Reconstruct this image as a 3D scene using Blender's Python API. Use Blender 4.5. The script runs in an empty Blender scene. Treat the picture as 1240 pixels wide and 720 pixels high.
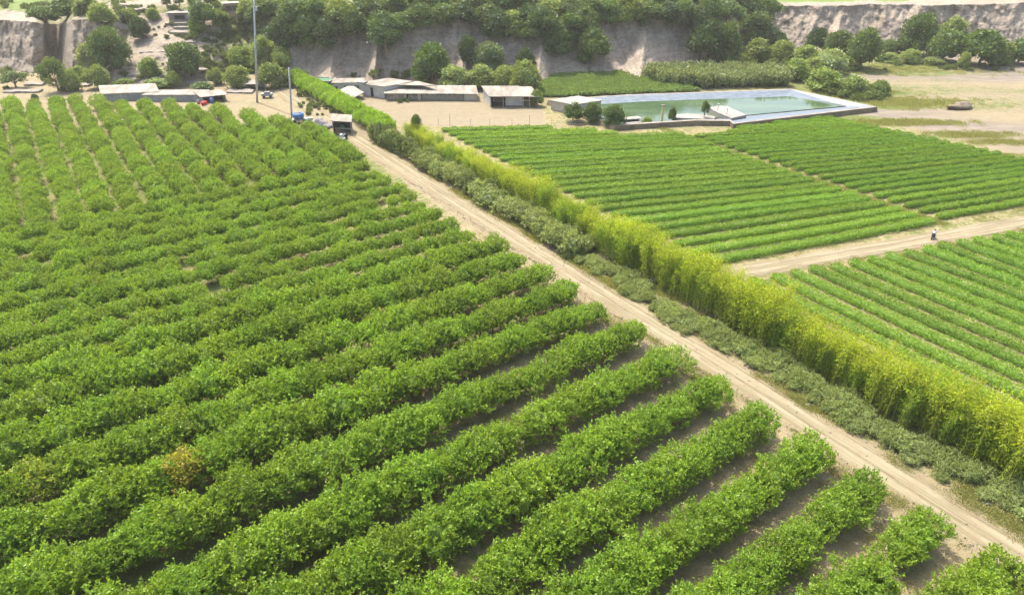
import bpy, math, random
import numpy as np
from mathutils import Vector, Matrix
from mathutils.bvhtree import BVHTree
C = bpy.context.scene.collection
scene = bpy.context.scene
rng = np.random.default_rng(7)
random.seed(7)
R = math.radians

# ------------------------------------------------------------------ camera, sky, sun, exposure
H = 50.0
FPX = 826.0
PITCH = math.atan((360 + 132) / FPX)
cam_d = bpy.data.cameras.new('camera')
cam = bpy.data.objects.new('camera', cam_d)
C.objects.link(cam)
cam.location = (0, 0, H)
cam.rotation_euler = (R(90) - PITCH, 0, 0)
cam_d.sensor_width = 36
cam_d.lens = 36 * FPX / 1240
cam_d.clip_start = 0.5
cam_d.clip_end = 8000
scene.camera = cam

SUN_EL = R(60)
SUN_AZ = R(-35)            # measured from +Y towards +X
sx, sy, sz = math.sin(SUN_AZ) * math.cos(SUN_EL), math.cos(SUN_AZ) * math.cos(SUN_EL), math.sin(SUN_EL)
world = bpy.data.worlds.new('World')
scene.world = world
world.use_nodes = True
wn = world.node_tree
bg = wn.nodes['Background']
sky = wn.nodes.new('ShaderNodeTexSky')
sky.sky_type = 'NISHITA'
sky.sun_disc = False
sky.sun_elevation = SUN_EL
sky.sun_rotation = SUN_AZ
sky.air_density = 1.2
sky.dust_density = 5.0
wn.links.new(sky.outputs[0], bg.inputs[0])
bg.inputs[1].default_value = 0.15
sun_d = bpy.data.lights.new('sun', 'SUN')
sun_d.energy = 2.85
sun_d.angle = R(0.53)
sun_d.color = (1.0, 0.95, 0.86)
sun = bpy.data.objects.new('sun', sun_d)
C.objects.link(sun)
sun.rotation_euler = Vector((sx, sy, sz)).to_track_quat('Z', 'Y').to_euler()
sun.location = (0, 0, 120)
scene.view_settings.view_transform = 'Standard'
scene.view_settings.look = 'None'
scene.view_settings.exposure = 1.38
scene.view_settings.gamma = 1
scene.render.engine = 'CYCLES'
scene.cycles.use_denoising = True
scene.cycles.max_bounces = 6
scene.cycles.transparent_max_bounces = 4
scene.cycles.transmission_bounces = 4
scene.cycles.volume_bounces = 0

# ------------------------------------------------------------------ places
TH = R(-34.7)
DX, DY = math.sin(TH), math.cos(TH)          # along the dirt road (away from the viewer)
UX, UY = math.cos(TH), -math.sin(TH)         # across it, to the right
def AB(a, b, z=0.0):
    return Vector((a * DX + b * UX, a * DY + b * UY, z))
def toab(X, Y):
    return X * DX + Y * DY, X * UX + Y * UY
def ray(px, py):
    cx = (px - 620) / FPX; cy = -(py - 360) / FPX
    return Vector((cx, math.cos(PITCH) + cy * math.sin(PITCH), -math.sin(PITCH) + cy * math.cos(PITCH)))
def G(px, py, z=0.0):
    d = ray(px, py); t = (z - H) / d.z
    return Vector((d.x * t, d.y * t, z))
def tanrow(py):
    return math.tan(PITCH + math.atan((py - 360) / FPX))
def pxm(v):                                   # photo pixels per metre at a point
    return FPX / (v[1] * math.cos(PITCH) + (H - v[2]) * math.sin(PITCH))

# ------------------------------------------------------------------ noise
def _hash(ix, iy, s):
    n = (ix * 374761393 + iy * 668265263 + s * 1442695041) & 0xffffffff
    n = ((n ^ (n >> 13)) * 1274126177) & 0xffffffff
    return ((n ^ (n >> 16)) & 0xffff) / 65535.0
def vnoise(x, y, s=0):
    x = np.asarray(x, float); y = np.asarray(y, float)
    ix = np.floor(x).astype(np.int64); iy = np.floor(y).astype(np.int64)
    fx = x - ix; fy = y - iy
    fx = fx * fx * (3 - 2 * fx); fy = fy * fy * (3 - 2 * fy)
    a = _hash(ix, iy, s); b = _hash(ix + 1, iy, s); c = _hash(ix, iy + 1, s); d = _hash(ix + 1, iy + 1, s)
    return (a * (1 - fx) + b * fx) * (1 - fy) + (c * (1 - fx) + d * fx) * fy
def fbm(x, y, s=0, o=4):
    v = 0; amp = .5; tot = 0
    for k in range(o):
        v = v + amp * vnoise(np.asarray(x) * 2 ** k, np.asarray(y) * 2 ** k, s + k * 17); tot += amp; amp *= .5
    return v / tot
def sstep(a, b, x):
    t = np.clip((np.asarray(x, float) - a) / (b - a), 0, 1); return t * t * (3 - 2 * t)
def in_poly(X, Y, poly):
    X = np.asarray(X, float); Y = np.asarray(Y, float)
    ins = np.zeros(X.shape, bool); n = len(poly)
    for i in range(n):
        x1, y1 = poly[i][0], poly[i][1]; x2, y2 = poly[(i + 1) % n][0], poly[(i + 1) % n][1]
        cond = ((y1 > Y) != (y2 > Y)) & (X < (x2 - x1) * (Y - y1) / ((y2 - y1) if y2 != y1 else 1e-9) + x1)
        ins ^= cond
    return ins

# ------------------------------------------------------------------ mesh helpers
def mesh_np(name, V, F, mat=None, attrs=None, smooth=False, k=None):
    """V (n,3), F (m,k) array of faces that all have k corners"""
    V = np.asarray(V, np.float32); F = np.asarray(F, np.int32)
    me = bpy.data.meshes.new(name)
    m, k = F.shape
    me.vertices.add(len(V)); me.vertices.foreach_set('co', V.ravel())
    me.loops.add(m * k); me.loops.foreach_set('vertex_index', F.ravel())
    me.polygons.add(m); me.polygons.foreach_set('loop_start', np.arange(0, m * k, k, dtype=np.int32))
    try: me.polygons.foreach_set('loop_total', np.full(m, k, np.int32))
    except Exception: pass
    if smooth: me.polygons.foreach_set('use_smooth', np.ones(m, bool))
    for an, (dom, arr) in (attrs or {}).items():
        at = me.attributes.new(an, 'FLOAT', dom); at.data.foreach_set('value', np.asarray(arr, np.float32))
    me.update(calc_edges=True)
    if mat: me.materials.append(mat)
    return me
class MB:
    """collects shapes into one mesh"""
    def __init__(s): s.v = []; s.f = []
    def add(s, vs, fs):
        o = len(s.v); s.v += [tuple(v) for v in vs]; s.f += [tuple(i + o for i in f) for f in fs]; return s
    def box(s, x0, x1, y0, y1, z0, z1):
        vs = [(x, y, z) for z in (z0, z1) for y in (y0, y1) for x in (x0, x1)]
        return s.add(vs, [(0, 2, 3, 1), (4, 5, 7, 6), (0, 1, 5, 4), (2, 6, 7, 3), (0, 4, 6, 2), (1, 3, 7, 5)])
    def prism(s, poly, z0, z1):               # z0/z1: numbers or lists per corner
        n = len(poly)
        z0 = z0 if isinstance(z0, (list, tuple)) else [z0] * n
        z1 = z1 if isinstance(z1, (list, tuple)) else [z1] * n
        vs = [(p[0], p[1], z0[i]) for i, p in enumerate(poly)] + [(p[0], p[1], z1[i]) for i, p in enumerate(poly)]
        fs = [tuple(range(n))[::-1], tuple(range(n, 2 * n))] + [(i, (i + 1) % n, n + (i + 1) % n, n + i) for i in range(n)]
        return s.add(vs, fs)
    def tube(s, pts, rad, sides=6, cap=True):
        pts = [Vector(p) for p in pts]; n = len(pts)
        rad = rad if isinstance(rad, (list, tuple)) else [rad] * n
        vs = []
        for i, p in enumerate(pts):
            t = (pts[min(i + 1, n - 1)] - pts[max(i - 1, 0)]).normalized()
            a = t.orthogonal().normalized() if abs(t.z) < .9 else Vector((1, 0, 0)).cross(t).normalized()
            b = t.cross(a)
            for k in range(sides):
                w = 2 * math.pi * k / sides
                vs.append(p + (a * math.cos(w) + b * math.sin(w)) * rad[i])
        fs = [(i * sides + k, i * sides + (k + 1) % sides, (i + 1) * sides + (k + 1) % sides, (i + 1) * sides + k) for i in range(n - 1) for k in range(sides)]
        if cap: fs += [tuple(range(sides))[::-1], tuple((n - 1) * sides + k for k in range(sides))]
        return s.add(vs, fs)
    def lathe(s, prof, seg=12, c=(0, 0, 0), axis='z'):
        vs = []
        for r, z in prof:
            for k in range(seg):
                w = 2 * math.pi * k / seg
                q = (r * math.cos(w), r * math.sin(w), z)
                if axis == 'y': q = (q[0], q[2], q[1])
                if axis == 'x': q = (q[2], q[0], q[1])
                vs.append((q[0] + c[0], q[1] + c[1], q[2] + c[2]))
        n = len(prof)
        fs = [(i * seg + k, i * seg + (k + 1) % seg, (i + 1) * seg + (k + 1) % seg, (i + 1) * seg + k) for i in range(n - 1) for k in range(seg)]
        fs += [tuple(range(seg))[::-1], tuple((n - 1) * seg + k for k in range(seg))]
        return s.add(vs, fs)
    def build(s, name, mat, parent=None, smooth=False, bevel=0):
        me = bpy.data.meshes.new(name); me.from_pydata(s.v, [], s.f); me.update()
        me.materials.append(mat)
        if smooth: me.polygons.foreach_set('use_smooth', np.ones(len(me.polygons), bool))
        o = bpy.data.objects.new(name, me); C.objects.link(o)
        if parent: o.parent = parent
        if bevel:
            b = o.modifiers.new('bevel', 'BEVEL'); b.width = bevel; b.segments = 1
        return o
def tag(o, label=None, cat=None, group=None, kind=None):
    if label: o['label'] = label
    if cat: o['category'] = cat
    if group: o['group'] = group
    if kind: o['kind'] = kind
    return o
def empty(name, loc, rz=0.0, scale=None):
    o = bpy.data.objects.new(name, None); C.objects.link(o); o.location = loc; o.rotation_euler = (0, 0, rz)
    o.empty_display_size = .3
    if scale is not None: o.scale = scale
    return o
def obj(name, me, parent=None):
    o = bpy.data.objects.new(name, me); C.objects.link(o)
    if parent: o.parent = parent
    return o

# ------------------------------------------------------------------ materials
def newmat(name):
    m = bpy.data.materials.new(name); m.use_nodes = True
    nt = m.node_tree; nt.nodes.clear()
    out = nt.nodes.new('ShaderNodeOutputMaterial')
    return m, nt, out
def N(nt, t, **kw):
    n = nt.nodes.new(t)
    for k, v in kw.items():
        if k.startswith('i_'): n.inputs[k[2:].replace('_', ' ')].default_value = v
        else: setattr(n, k, v)
    return n
def col(c): return (c[0], c[1], c[2], 1)
def mixc(nt, fac, a, b, mode='MIX'):
    n = nt.nodes.new('ShaderNodeMix'); n.data_type = 'RGBA'; n.blend_type = mode
    for sock, v in ((n.inputs[0], fac), (n.inputs[6], a), (n.inputs[7], b)):
        if hasattr(v, 'is_linked') or hasattr(v, 'links'): nt.links.new(v, sock)
        else: sock.default_value = v if not isinstance(v, tuple) else col(v)
    return n.outputs[2]
def ramp(nt, src, p0, p1):
    n = nt.nodes.new('ShaderNodeMapRange'); n.interpolation_type = 'SMOOTHSTEP'
    n.inputs[1].default_value = p0; n.inputs[2].default_value = p1
    nt.links.new(src, n.inputs[0]); return n.outputs[0]
def noise(nt, scale, detail=4, vec=None, rough=.55, dist=0):
    n = N(nt, 'ShaderNodeTexNoise'); n.inputs['Scale'].default_value = scale; n.inputs['Detail'].default_value = detail
    n.inputs['Roughness'].default_value = rough; n.inputs['Distortion'].default_value = dist
    if vec is not None: nt.links.new(vec, n.inputs['Vector'])
    return n.outputs['Fac']
def coords(nt, kind='Object', scale=None):
    tc = N(nt, 'ShaderNodeTexCoord'); v = tc.outputs[kind]
    if scale:
        mp = N(nt, 'ShaderNodeMapping'); mp.inputs['Scale'].default_value = scale
        nt.links.new(v, mp.inputs['Vector']); v = mp.outputs[0]
    return v
def attr(nt, name):
    a = N(nt, 'ShaderNodeAttribute'); a.attribute_name = name; return a.outputs['Fac']
def math1(nt, op, a, b=None):
    n = N(nt, 'ShaderNodeMath', operation=op)
    for i, v in enumerate((a, b)):
        if v is None: continue
        if hasattr(v, 'links'): nt.links.new(v, n.inputs[i])
        else: n.inputs[i].default_value = v
    return n.outputs[0]
def foliage(name, c1, c2, c3=None, trans=.35, rough=.55, tcol=None, spec=.25):
    m, nt, out = newmat(name)
    t = attr(nt, 'tint')
    c = mixc(nt, t, c1, c2)
    if c3:
        c = mixc(nt, ramp(nt, t, .9, 1.0), c, c3)
    oi = N(nt, 'ShaderNodeObjectInfo')
    c = mixc(nt, 1.0, c, oi.outputs['Color'], 'MULTIPLY')
    hv = N(nt, 'ShaderNodeHueSaturation')
    r1 = N(nt, 'ShaderNodeMapRange'); r1.inputs[3].default_value = .493; r1.inputs[4].default_value = .507
    nt.links.new(oi.outputs['Random'], r1.inputs[0]); nt.links.new(r1.outputs[0], hv.inputs['Hue'])
    r2 = N(nt, 'ShaderNodeMapRange'); r2.inputs[3].default_value = .86; r2.inputs[4].default_value = 1.14
    w = math1(nt, 'FRACT', math1(nt, 'MULTIPLY', oi.outputs['Random'], 7.31))
    nt.links.new(w, r2.inputs[0]); nt.links.new(r2.outputs[0], hv.inputs['Value'])
    nt.links.new(c, hv.inputs['Color']); c = hv.outputs[0]
    p = N(nt, 'ShaderNodeBsdfPrincipled'); p.inputs['Roughness'].default_value = rough
    p.inputs['Specular IOR Level'].default_value = spec
    nt.links.new(c, p.inputs['Base Color'])
    tr = N(nt, 'ShaderNodeBsdfTranslucent')
    nt.links.new(mixc(nt, 1.0, c, tcol or (1.5, 1.35, .5), 'MULTIPLY'), tr.inputs[0])
    mx = N(nt, 'ShaderNodeMixShader'); mx.inputs[0].default_value = trans
    nt.links.new(p.outputs[0], mx.inputs[1]); nt.links.new(tr.outputs[0], mx.inputs[2])
    nt.links.new(mx.outputs[0], out.inputs[0])
    return m
def plain(name, c, c2=None, scale=1.5, rough=.8, bump=.0, bscale=None, metal=0, vec_scale=None, spec=.3, lo=.35, hi=.65):
    m, nt, out = newmat(name)
    p = N(nt, 'ShaderNodeBsdfPrincipled'); p.inputs['Roughness'].default_value = rough; p.inputs['Metallic'].default_value = metal
    p.inputs['Specular IOR Level'].default_value = spec
    v = coords(nt, 'Object', vec_scale)
    if c2:
        f = ramp(nt, noise(nt, scale, 5, v, .65), lo, hi)
        nt.links.new(mixc(nt, f, c, c2), p.inputs['Base Color'])
    else: p.inputs['Base Color'].default_value = col(c)
    if bump:
        b = N(nt, 'ShaderNodeBump'); b.inputs['Strength'].default_value = bump; b.inputs['Distance'].default_value = .1
        nt.links.new(noise(nt, bscale or scale * 4, 5, v), b.inputs['Height']); nt.links.new(b.outputs[0], p.inputs['Normal'])
    nt.links.new(p.outputs[0], out.inputs[0])
    return m

SOIL = (.23, .188, .098); SOIL2 = (.29, .243, .14); SAND = (.21, .182, .12); WEED = (.10, .14, .032); DRYW = (.20, .18, .07)
def ground_mat():
    m, nt, out = newmat('earth_and_weeds')
    v = coords(nt, 'Object')
    p = N(nt, 'ShaderNodeBsdfPrincipled'); p.inputs['Roughness'].default_value = .95; p.inputs['Specular IOR Level'].default_value = .1
    base = mixc(nt, ramp(nt, noise(nt, .35, 6, v, .65), .35, .65), SOIL, SOIL2)
    base = mixc(nt, ramp(nt, noise(nt, 5, 4, v, .7), .45, .75), base, (.16, .12, .07))
    base = mixc(nt, math1(nt, 'MULTIPLY', attr(nt, 'sand'), .85), base, mixc(nt, ramp(nt, noise(nt, .6, 6, v, .7), .35, .7), SAND, (.185, .145, .10)))
    sv = coords(nt, 'Object', (.12, .9, 1))
    bedc = mixc(nt, ramp(nt, noise(nt, .8, 6, sv, .7), .38, .62), (.14, .118, .10), (.22, .185, .145))
    base = mixc(nt, math1(nt, 'MULTIPLY', attr(nt, 'bed'), .9), base, bedc)
    g = attr(nt, 'green')
    k = math1(nt, 'ADD', g, math1(nt, 'MULTIPLY', math1(nt, 'SUBTRACT', noise(nt, 1.1, 6, v, .7), .5), 1.3))
    k = ramp(nt, k, .42, .62)
    gc = mixc(nt, ramp(nt, noise(nt, .25, 4, v), .4, .62), WEED, DRYW)
    gc = mixc(nt, ramp(nt, noise(nt, 9, 3, v, .7), .4, .7), gc, (.06, .085, .022))
    k2 = math1(nt, 'MULTIPLY', k, .9)
    nt.links.new(mixc(nt, k2, base, gc), p.inputs['Base Color'])
    b = N(nt, 'ShaderNodeBump'); b.inputs['Strength'].default_value = .7; b.inputs['Distance'].default_value = .15
    nt.links.new(math1(nt, 'ADD', noise(nt, 3, 6, v, .7), math1(nt, 'MULTIPLY', k, .3)), b.inputs['Height'])
    nt.links.new(b.outputs[0], p.inputs['Normal'])
    nt.links.new(p.outputs[0], out.inputs[0])
    return m
def road_mat():
    m, nt, out = newmat('dusty_track')
    v = coords(nt, 'Object')
    sep = N(nt, 'ShaderNodeSeparateXYZ'); nt.links.new(v, sep.inputs[0])
    p = N(nt, 'ShaderNodeBsdfPrincipled'); p.inputs['Roughness'].default_value = .95; p.inputs['Specular IOR Level'].default_value = .1
    st = coords(nt, 'Object', (.07, 2.2, 1))
    c = mixc(nt, ramp(nt, noise(nt, 1.0, 5, st, .6, .4), .36, .64), (.17, .143, .086), (.24, .207, .132))
    c = mixc(nt, ramp(nt, noise(nt, .5, 5, v, .65), .5, .72), c, (.20, .15, .095))
    # two wheel tracks, paler where the wheels pack the dust
    wob = math1(nt, 'MULTIPLY', math1(nt, 'SUBTRACT', noise(nt, .04, 2, v), .5), 1.6)
    y = math1(nt, 'ADD', sep.outputs[1], wob)
    def band(c0, w):
        d = math1(nt, 'ABSOLUTE', math1(nt, 'SUBTRACT', y, c0)); return ramp(nt, d, w, w * .35)
    tr = math1(nt, 'MAXIMUM', band(-.75, .42), band(.85, .36))
    brk = ramp(nt, noise(nt, .18, 5, v, .7), .36, .6)
    c = mixc(nt, math1(nt, 'MULTIPLY', math1(nt, 'MULTIPLY', tr, brk), .7), c, (.275, .24, .158))
    rut = math1(nt, 'MAXIMUM', band(-1.15, .16), band(.42, .14))
    c = mixc(nt, math1(nt, 'MULTIPLY', math1(nt, 'MULTIPLY', rut, ramp(nt, noise(nt, .3, 5, v, .7), .4, .62)), .7), c, (.12, .088, .055))
    ed = ramp(nt, math1(nt, 'ADD', math1(nt, 'ABSOLUTE', sep.outputs[1]), math1(nt, 'MULTIPLY', noise(nt, .8, 5, v, .7), 1.8)), 2.3, 3.6)
    c = mixc(nt, ed, c, mixc(nt, ramp(nt, noise(nt, .9, 6, v, .7), .5, .62), (.22, .17, .105), (.14, .14, .055)))
    nt.links.new(c, p.inputs['Base Color'])
    b = N(nt, 'ShaderNodeBump'); b.inputs['Strength'].default_value = .6; b.inputs['Distance'].default_value = .12
    h = math1(nt, 'ADD', noise(nt, 1.0, 6, st, .7), math1(nt, 'MULTIPLY', rut, -.5))
    nt.links.new(h, b.inputs['Height']); nt.links.new(b.outputs[0], p.inputs['Normal'])
    nt.links.new(p.outputs[0], out.inputs[0])
    return m
def hill_mat():
    m, nt, out = newmat('eroded_earth')
    v = coords(nt, 'Object')
    st = coords(nt, 'Object', (1, 1, 2.6))
    p = N(nt, 'ShaderNodeBsdfPrincipled'); p.inputs['Roughness'].default_value = .95; p.inputs['Specular IOR Level'].default_value = .1
    c = mixc(nt, ramp(nt, noise(nt, .12, 6, st, .65), .35, .65), (.275, .225, .17), (.36, .30, .228))
    c = mixc(nt, ramp(nt, noise(nt, .9, 5, st, .7), .42, .68), c, (.19, .16, .13))
    c = mixc(nt, math1(nt, 'MULTIPLY', ramp(nt, noise(nt, .32, 5, coords(nt, 'Object', (1, 1, .22)), .65, .5), .5, .68), .6), c, (.165, .14, .115))
    c = mixc(nt, math1(nt, 'MULTIPLY', ramp(nt, noise(nt, .22, 4, coords(nt, 'Object', (.2, .2, 3.2)), .6), .56, .66), .45), c, (.40, .33, .25))
    g = attr(nt, 'green')
    k = ramp(nt, math1(nt, 'ADD', g, math1(nt, 'MULTIPLY', math1(nt, 'SUBTRACT', noise(nt, .5, 6, v, .7), .5), 1.4)), .42, .6)
    gc = mixc(nt, ramp(nt, noise(nt, .3, 5, v, .7), .4, .62), (.085, .115, .035), (.19, .175, .08))
    c = mixc(nt, k, c, gc)
    c = mixc(nt, attr(nt, 'meadow'), c, mixc(nt, noise(nt, .2, 4, v), (.10, .165, .035), (.145, .20, .05)))
    nt.links.new(c, p.inputs['Base Color'])
    b = N(nt, 'ShaderNodeBump'); b.inputs['Strength'].default_value = .8; b.inputs['Distance'].default_value = .5
    nt.links.new(noise(nt, .9, 8, v, .7), b.inputs['Height']); nt.links.new(b.outputs[0], p.inputs['Normal'])
    nt.links.new(p.outputs[0], out.inputs[0])
    return m
M = dict(
    ground=ground_mat(), road=road_mat(), hill=hill_mat(),
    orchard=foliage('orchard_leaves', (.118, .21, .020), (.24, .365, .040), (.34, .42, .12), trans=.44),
    crop=foliage('crop_leaves', (.125, .24, .024), (.215, .345, .04), (.31, .40, .09), trans=.4),
    bamboo=foliage('bamboo_leaves', (.16, .25, .02), (.31, .39, .028), (.45, .48, .05), trans=.48, tcol=(1.35, 1.3, .4)),
    sunlit_tip=foliage('bamboo_sunlit_tip_leaves', (.26, .34, .022), (.45, .49, .032), (.58, .57, .06), trans=.48, tcol=(1.25, 1.25, .4)),  # yellower copy of the bamboo leaves: sunlit hedge top put into the colour
    scrub=foliage('grey_green_leaves', (.18, .24, .078), (.32, .38, .145), (.46, .48, .25), trans=.34),
    bush=foliage('bush_leaves', (.085, .128, .034), (.16, .205, .058), (.25, .26, .1), trans=.3),
    tree=foliage('tree_leaves', (.038, .074, .022), (.112, .16, .040), (.19, .22, .07), trans=.22),
    cane=foliage('cane_leaves', (.12, .17, .065), (.24, .29, .13), (.42, .42, .25), trans=.3),
    lowcrop=foliage('low_crop_leaves', (.13, .215, .055), (.21, .30, .085), (.27, .34, .13), trans=.3),
    bark=plain('bark', (.16, .115, .08), (.27, .21, .16), 3, .9, .4),
    culm=plain('bamboo_culm', (.24, .27, .05), (.38, .36, .10), 3, .6),
    weed=foliage('weed_leaves', (.18, .21, .06), (.30, .30, .11), (.45, .41, .23), trans=.35),
)

# ------------------------------------------------------------------ ground sheet
PL = 1.0
FIELD2_BOT = (58.0, 79.0, 41.0, 142.0)
yard_poly = [G(398, 98), G(650, 112), G(662, 150), G(505, 153), G(470, 150)]
def lines(lo, hi, step, outer):
    mid = list(np.arange(lo, hi, step)); return np.array([-o for o in outer[::-1]] + mid + list(outer))
gx = np.concatenate([[-4000, -1500, -600, -330], np.arange(-240, 320, .8), [400, 700, 1600, 4000]])
gy = np.concatenate([[-3000, -900, -200, -30], np.arange(20, 330, .8), [420, 800, 2000, 6000]])
XX, YY = np.meshgrid(gx, gy)
aa, bb = toab(XX, YY)
green = np.full(XX.shape, .30) + .25 * (fbm(XX * .03, YY * .03, 3) - .5)
sand = np.full(XX.shape, .2)
orch = sstep(61, 57, bb) * sstep(235, 225, aa)
green = np.where(orch > .5, .33 + .35 * sstep(40, 5, bb) * sstep(0, 60, aa + 10) + .3 * sstep(70, 130, aa) + .15 * sstep(125, 135, aa), green)
ve = sstep(60.8, 62, bb) * sstep(78, 75, bb) * sstep(160, 145, aa)
green = green * (1 - ve) + ve * (.52 + .25 * (fbm(aa * .1, bb * .3, 5) - .5))
shoulder = sstep(55.5, 56.2, bb) * sstep(58, 57.4, bb) * sstep(150, 140, aa)
green = green * (1 - .6 * shoulder) + shoulder * .6 * np.where(aa < 30, .36, .2)
f2 = (bb > 74) & (aa < 155) & (aa > 15)
green = np.where(f2, .5, green); sand = np.where(f2, 0, sand)
path = np.exp(-((bb - 124.3) / 1.2) ** 2) * ((aa > 45) & (aa < 120))
green = green + path * .22
yard = in_poly(XX, YY, yard_poly)
sand = np.maximum(sand, .75 * sstep(54.5, 56.5, bb) * sstep(63.2, 62, bb) * (aa < 150))
sand = np.where(yard | ((aa > 140) & (bb > 46) & (bb < 64)), .95, sand)
green = np.where(yard, .12, green)
far = (YY > 168) & (XX < -45)
green = np.where(far, .30 + .5 * (fbm(XX * .04, YY * .12, 9) - .5), green)
sand = np.where(far, .6, sand)
rb = sstep(172, 180, bb) * sstep(160, 150, aa) + sstep(180, 184, YY) * (XX > 95)
rb = np.clip(rb, 0, 1)
riv = .22 + 1.3 * (fbm(XX * .018 + 4, YY * .07, 21) - .5) + .35 * sstep(188, 205, YY) * sstep(160, 90, XX) + .35 * np.exp(-((bb - 190) / 8) ** 2) * sstep(80, 100, aa)
green = green * (1 - rb) + rb * riv
sand = sand * (1 - rb) + rb * (.35 + .9 * fbm(XX * .03, YY * .1, 33))
bed = rb * sstep(.35, .6, fbm(XX * .012, YY * .045, 35))
for (ex, ey, ra_, rb_, am) in ((1090, 124, 20, 6, .5), (1095, 148, 13, 2.6, .55), (1180, 163, 10, 2.6, .45), (1215, 172, 8, 2, .4), (1090, 84, 34, 9, .55), (1060, 141, 9, 1.6, .35), (1170, 190, 14, 1.5, .3), (1005, 112, 18, 5, .6)):
    gp = G(ex, ey); e_ = ((XX - gp.x) / ra_) ** 2 + ((YY - gp.y) / rb_) ** 2
    green = green + am * np.exp(-e_)
pondsurr = (aa > 90) & (bb > 112) & (XX < 112) & (YY > 165)
sand = np.where(pondsurr, .6, sand)
V = np.stack([XX, YY, np.zeros_like(XX)], -1)
micro = (fbm(XX * .25, YY * .25, 40) - .5) * .25 * ((XX > -240) & (XX < 318) & (YY > 20) & (YY < 328))
V[..., 2] = micro - .12 - .15 * 0
ny, nx = XX.shape
idx = np.arange(ny * nx).reshape(ny, nx)
F = np.stack([idx[:-1, :-1], idx[:-1, 1:], idx[1:, 1:], idx[1:, :-1]], -1).reshape(-1, 4)
g = obj('ground', mesh_np('ground', V.reshape(-1, 3), F, M['ground'], {'green': ('POINT', green.ravel()), 'sand': ('POINT', sand.ravel()), 'bed': ('POINT', bed.ravel())}, True))
tag(g, kind='structure')

def strip(name, origin, ang, x0, x1, wfun, mat, z=.03, step=1.0, bend=None):
    """a road: long sheet in its own frame, x along, y across"""
    xs = np.arange(x0, x1, step); ny_ = 13
    vs = []
    for i, x in enumerate(xs):
        wl, wr = wfun(x)
        c = bend(x) if bend else 0
        wl += .5 * (fbm(x * .35, 1.0, 51) - .5) * 2; wr += .5 * (fbm(x * .35, 9.0, 52) - .5) * 2
        for k in range(ny_):
            t = k / (ny_ - 1)
            y = -wl + (wl + wr) * t
            e = min(t, 1 - t)
            zz = -.13 if k in (0, ny_ - 1) else .02 * math.sin(y * 3.2) * (1 if e > .2 else .4) + .05 * (float(vnoise(x * .5, y * .8, 77)) - .5)
            vs.append((x, y + c, zz))
    n = len(xs)
    F = [(i * ny_ + k, (i + 1) * ny_ + k, (i + 1) * ny_ + k + 1, i * ny_ + k + 1) for i in range(n - 1) for k in range(ny_ - 1)]
    me = mesh_np(name, np.array(vs), np.array(F), mat, None, True)
    me.flip_normals()
    o = obj(name, me); o.location = (origin[0], origin[1], z); o.rotation_euler = (0, 0, ang)
    return o
# the dirt road runs along +a; local x = a, local y = -(b) so rotate by angle of d
angd = math.atan2(DY, DX)
o0 = AB(0, 59.4)
def rbend(x): return -(1.2 * (1 - float(sstep(0, 28, x))) )          # road swings a little to the right close by
ro = strip('dirt_road', o0, angd, -30, 215, lambda x: (2.5, 2.5), M['road'], bend=rbend)
tag(ro, kind='structure')
p0, p1 = AB(56.5, 77), AB(39.3, 136)
tdir = (p1 - p0).normalized(); angt = math.atan2(tdir.y, tdir.x)
tr = strip('field_track', p0, angt, -2, 150, lambda x: (2.0, 2.1), M['road'], z=.035)
tag(tr, kind='structure')

# ------------------------------------------------------------------ hillside and cliffs
# photo column: foot row, crest row, face steepness, green cover of the face
cols = [(-260, 78, 22, 4, .1), (-60, 80, 24, 4, .1), (0, 81, 26, 4.2, .02), (40, 85, 28, 4, .02), (52, 82, 30, 3.0, .05), (60, 74, 31, 2.4, .1), (68, 70, 31, 2.2, .1), (76, 76, 30, 2.6, .1), (88, 88, 25, 4, .02), (112, 90, 25, 3.2, .05),
        (128, 96, 30, 1.0, .35), (150, 102, 14, .40, .42), (190, 104, 8, .36, .36), (235, 102, 4, .36, .33), (262, 92, 8, .55, .55), (300, 84, 16, .62, .7), (335, 90, 22, .9, .6), (352, 95, 30, 2.2, .05),
        (395, 94, 30, 2.4, 0), (470, 94, 28, 2.4, 0), (540, 92, 26, 2.4, .05), (620, 90, 22, 2.2, .1), (700, 86, 20, 2.2, .05), (780, 82, 20, 2.1, .05), (838, 78, 20, 2.0, .1), (872, 74, 22, 1.2, .3), (902, 62, 20, .9, .45), (932, 54, 10, 3.2, .1),
        (1000, 56, 9, 3.6, .02), (1080, 56, 8, 3.0, .02), (1160, 56, 7, 2.6, .02), (1240, 56, 5, 2.4, .02), (1420, 56, 5, 1.8, .05), (1800, 60, 5, 1.6, .05)]
ca = np.array(cols, float)
pxs = np.concatenate([np.arange(-260, 1500, 1.35), np.arange(1500, 1800, 6)])
yb = np.interp(pxs, ca[:, 0], ca[:, 1]); yc = np.interp(pxs, ca[:, 0], ca[:, 2]); kk = np.interp(pxs, ca[:, 0], ca[:, 3]); gr = np.interp(pxs, ca[:, 0], ca[:, 4])
trow = np.vectorize(tanrow)
Tb, Tc = trow(yb), trow(yc)
Y0 = H / Tb
zc = (H - Tc * Y0) / (1 + Tc / kk)
slope_cols = (pxs - 620) / FPX        # x / depth along the view axis
NF, NPT = 64, 26
P_ = np.zeros((len(pxs), NF + NPT, 3)); Gm = np.zeros((len(pxs), NF + NPT)); Md = np.zeros((len(pxs), NF + NPT))
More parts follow.
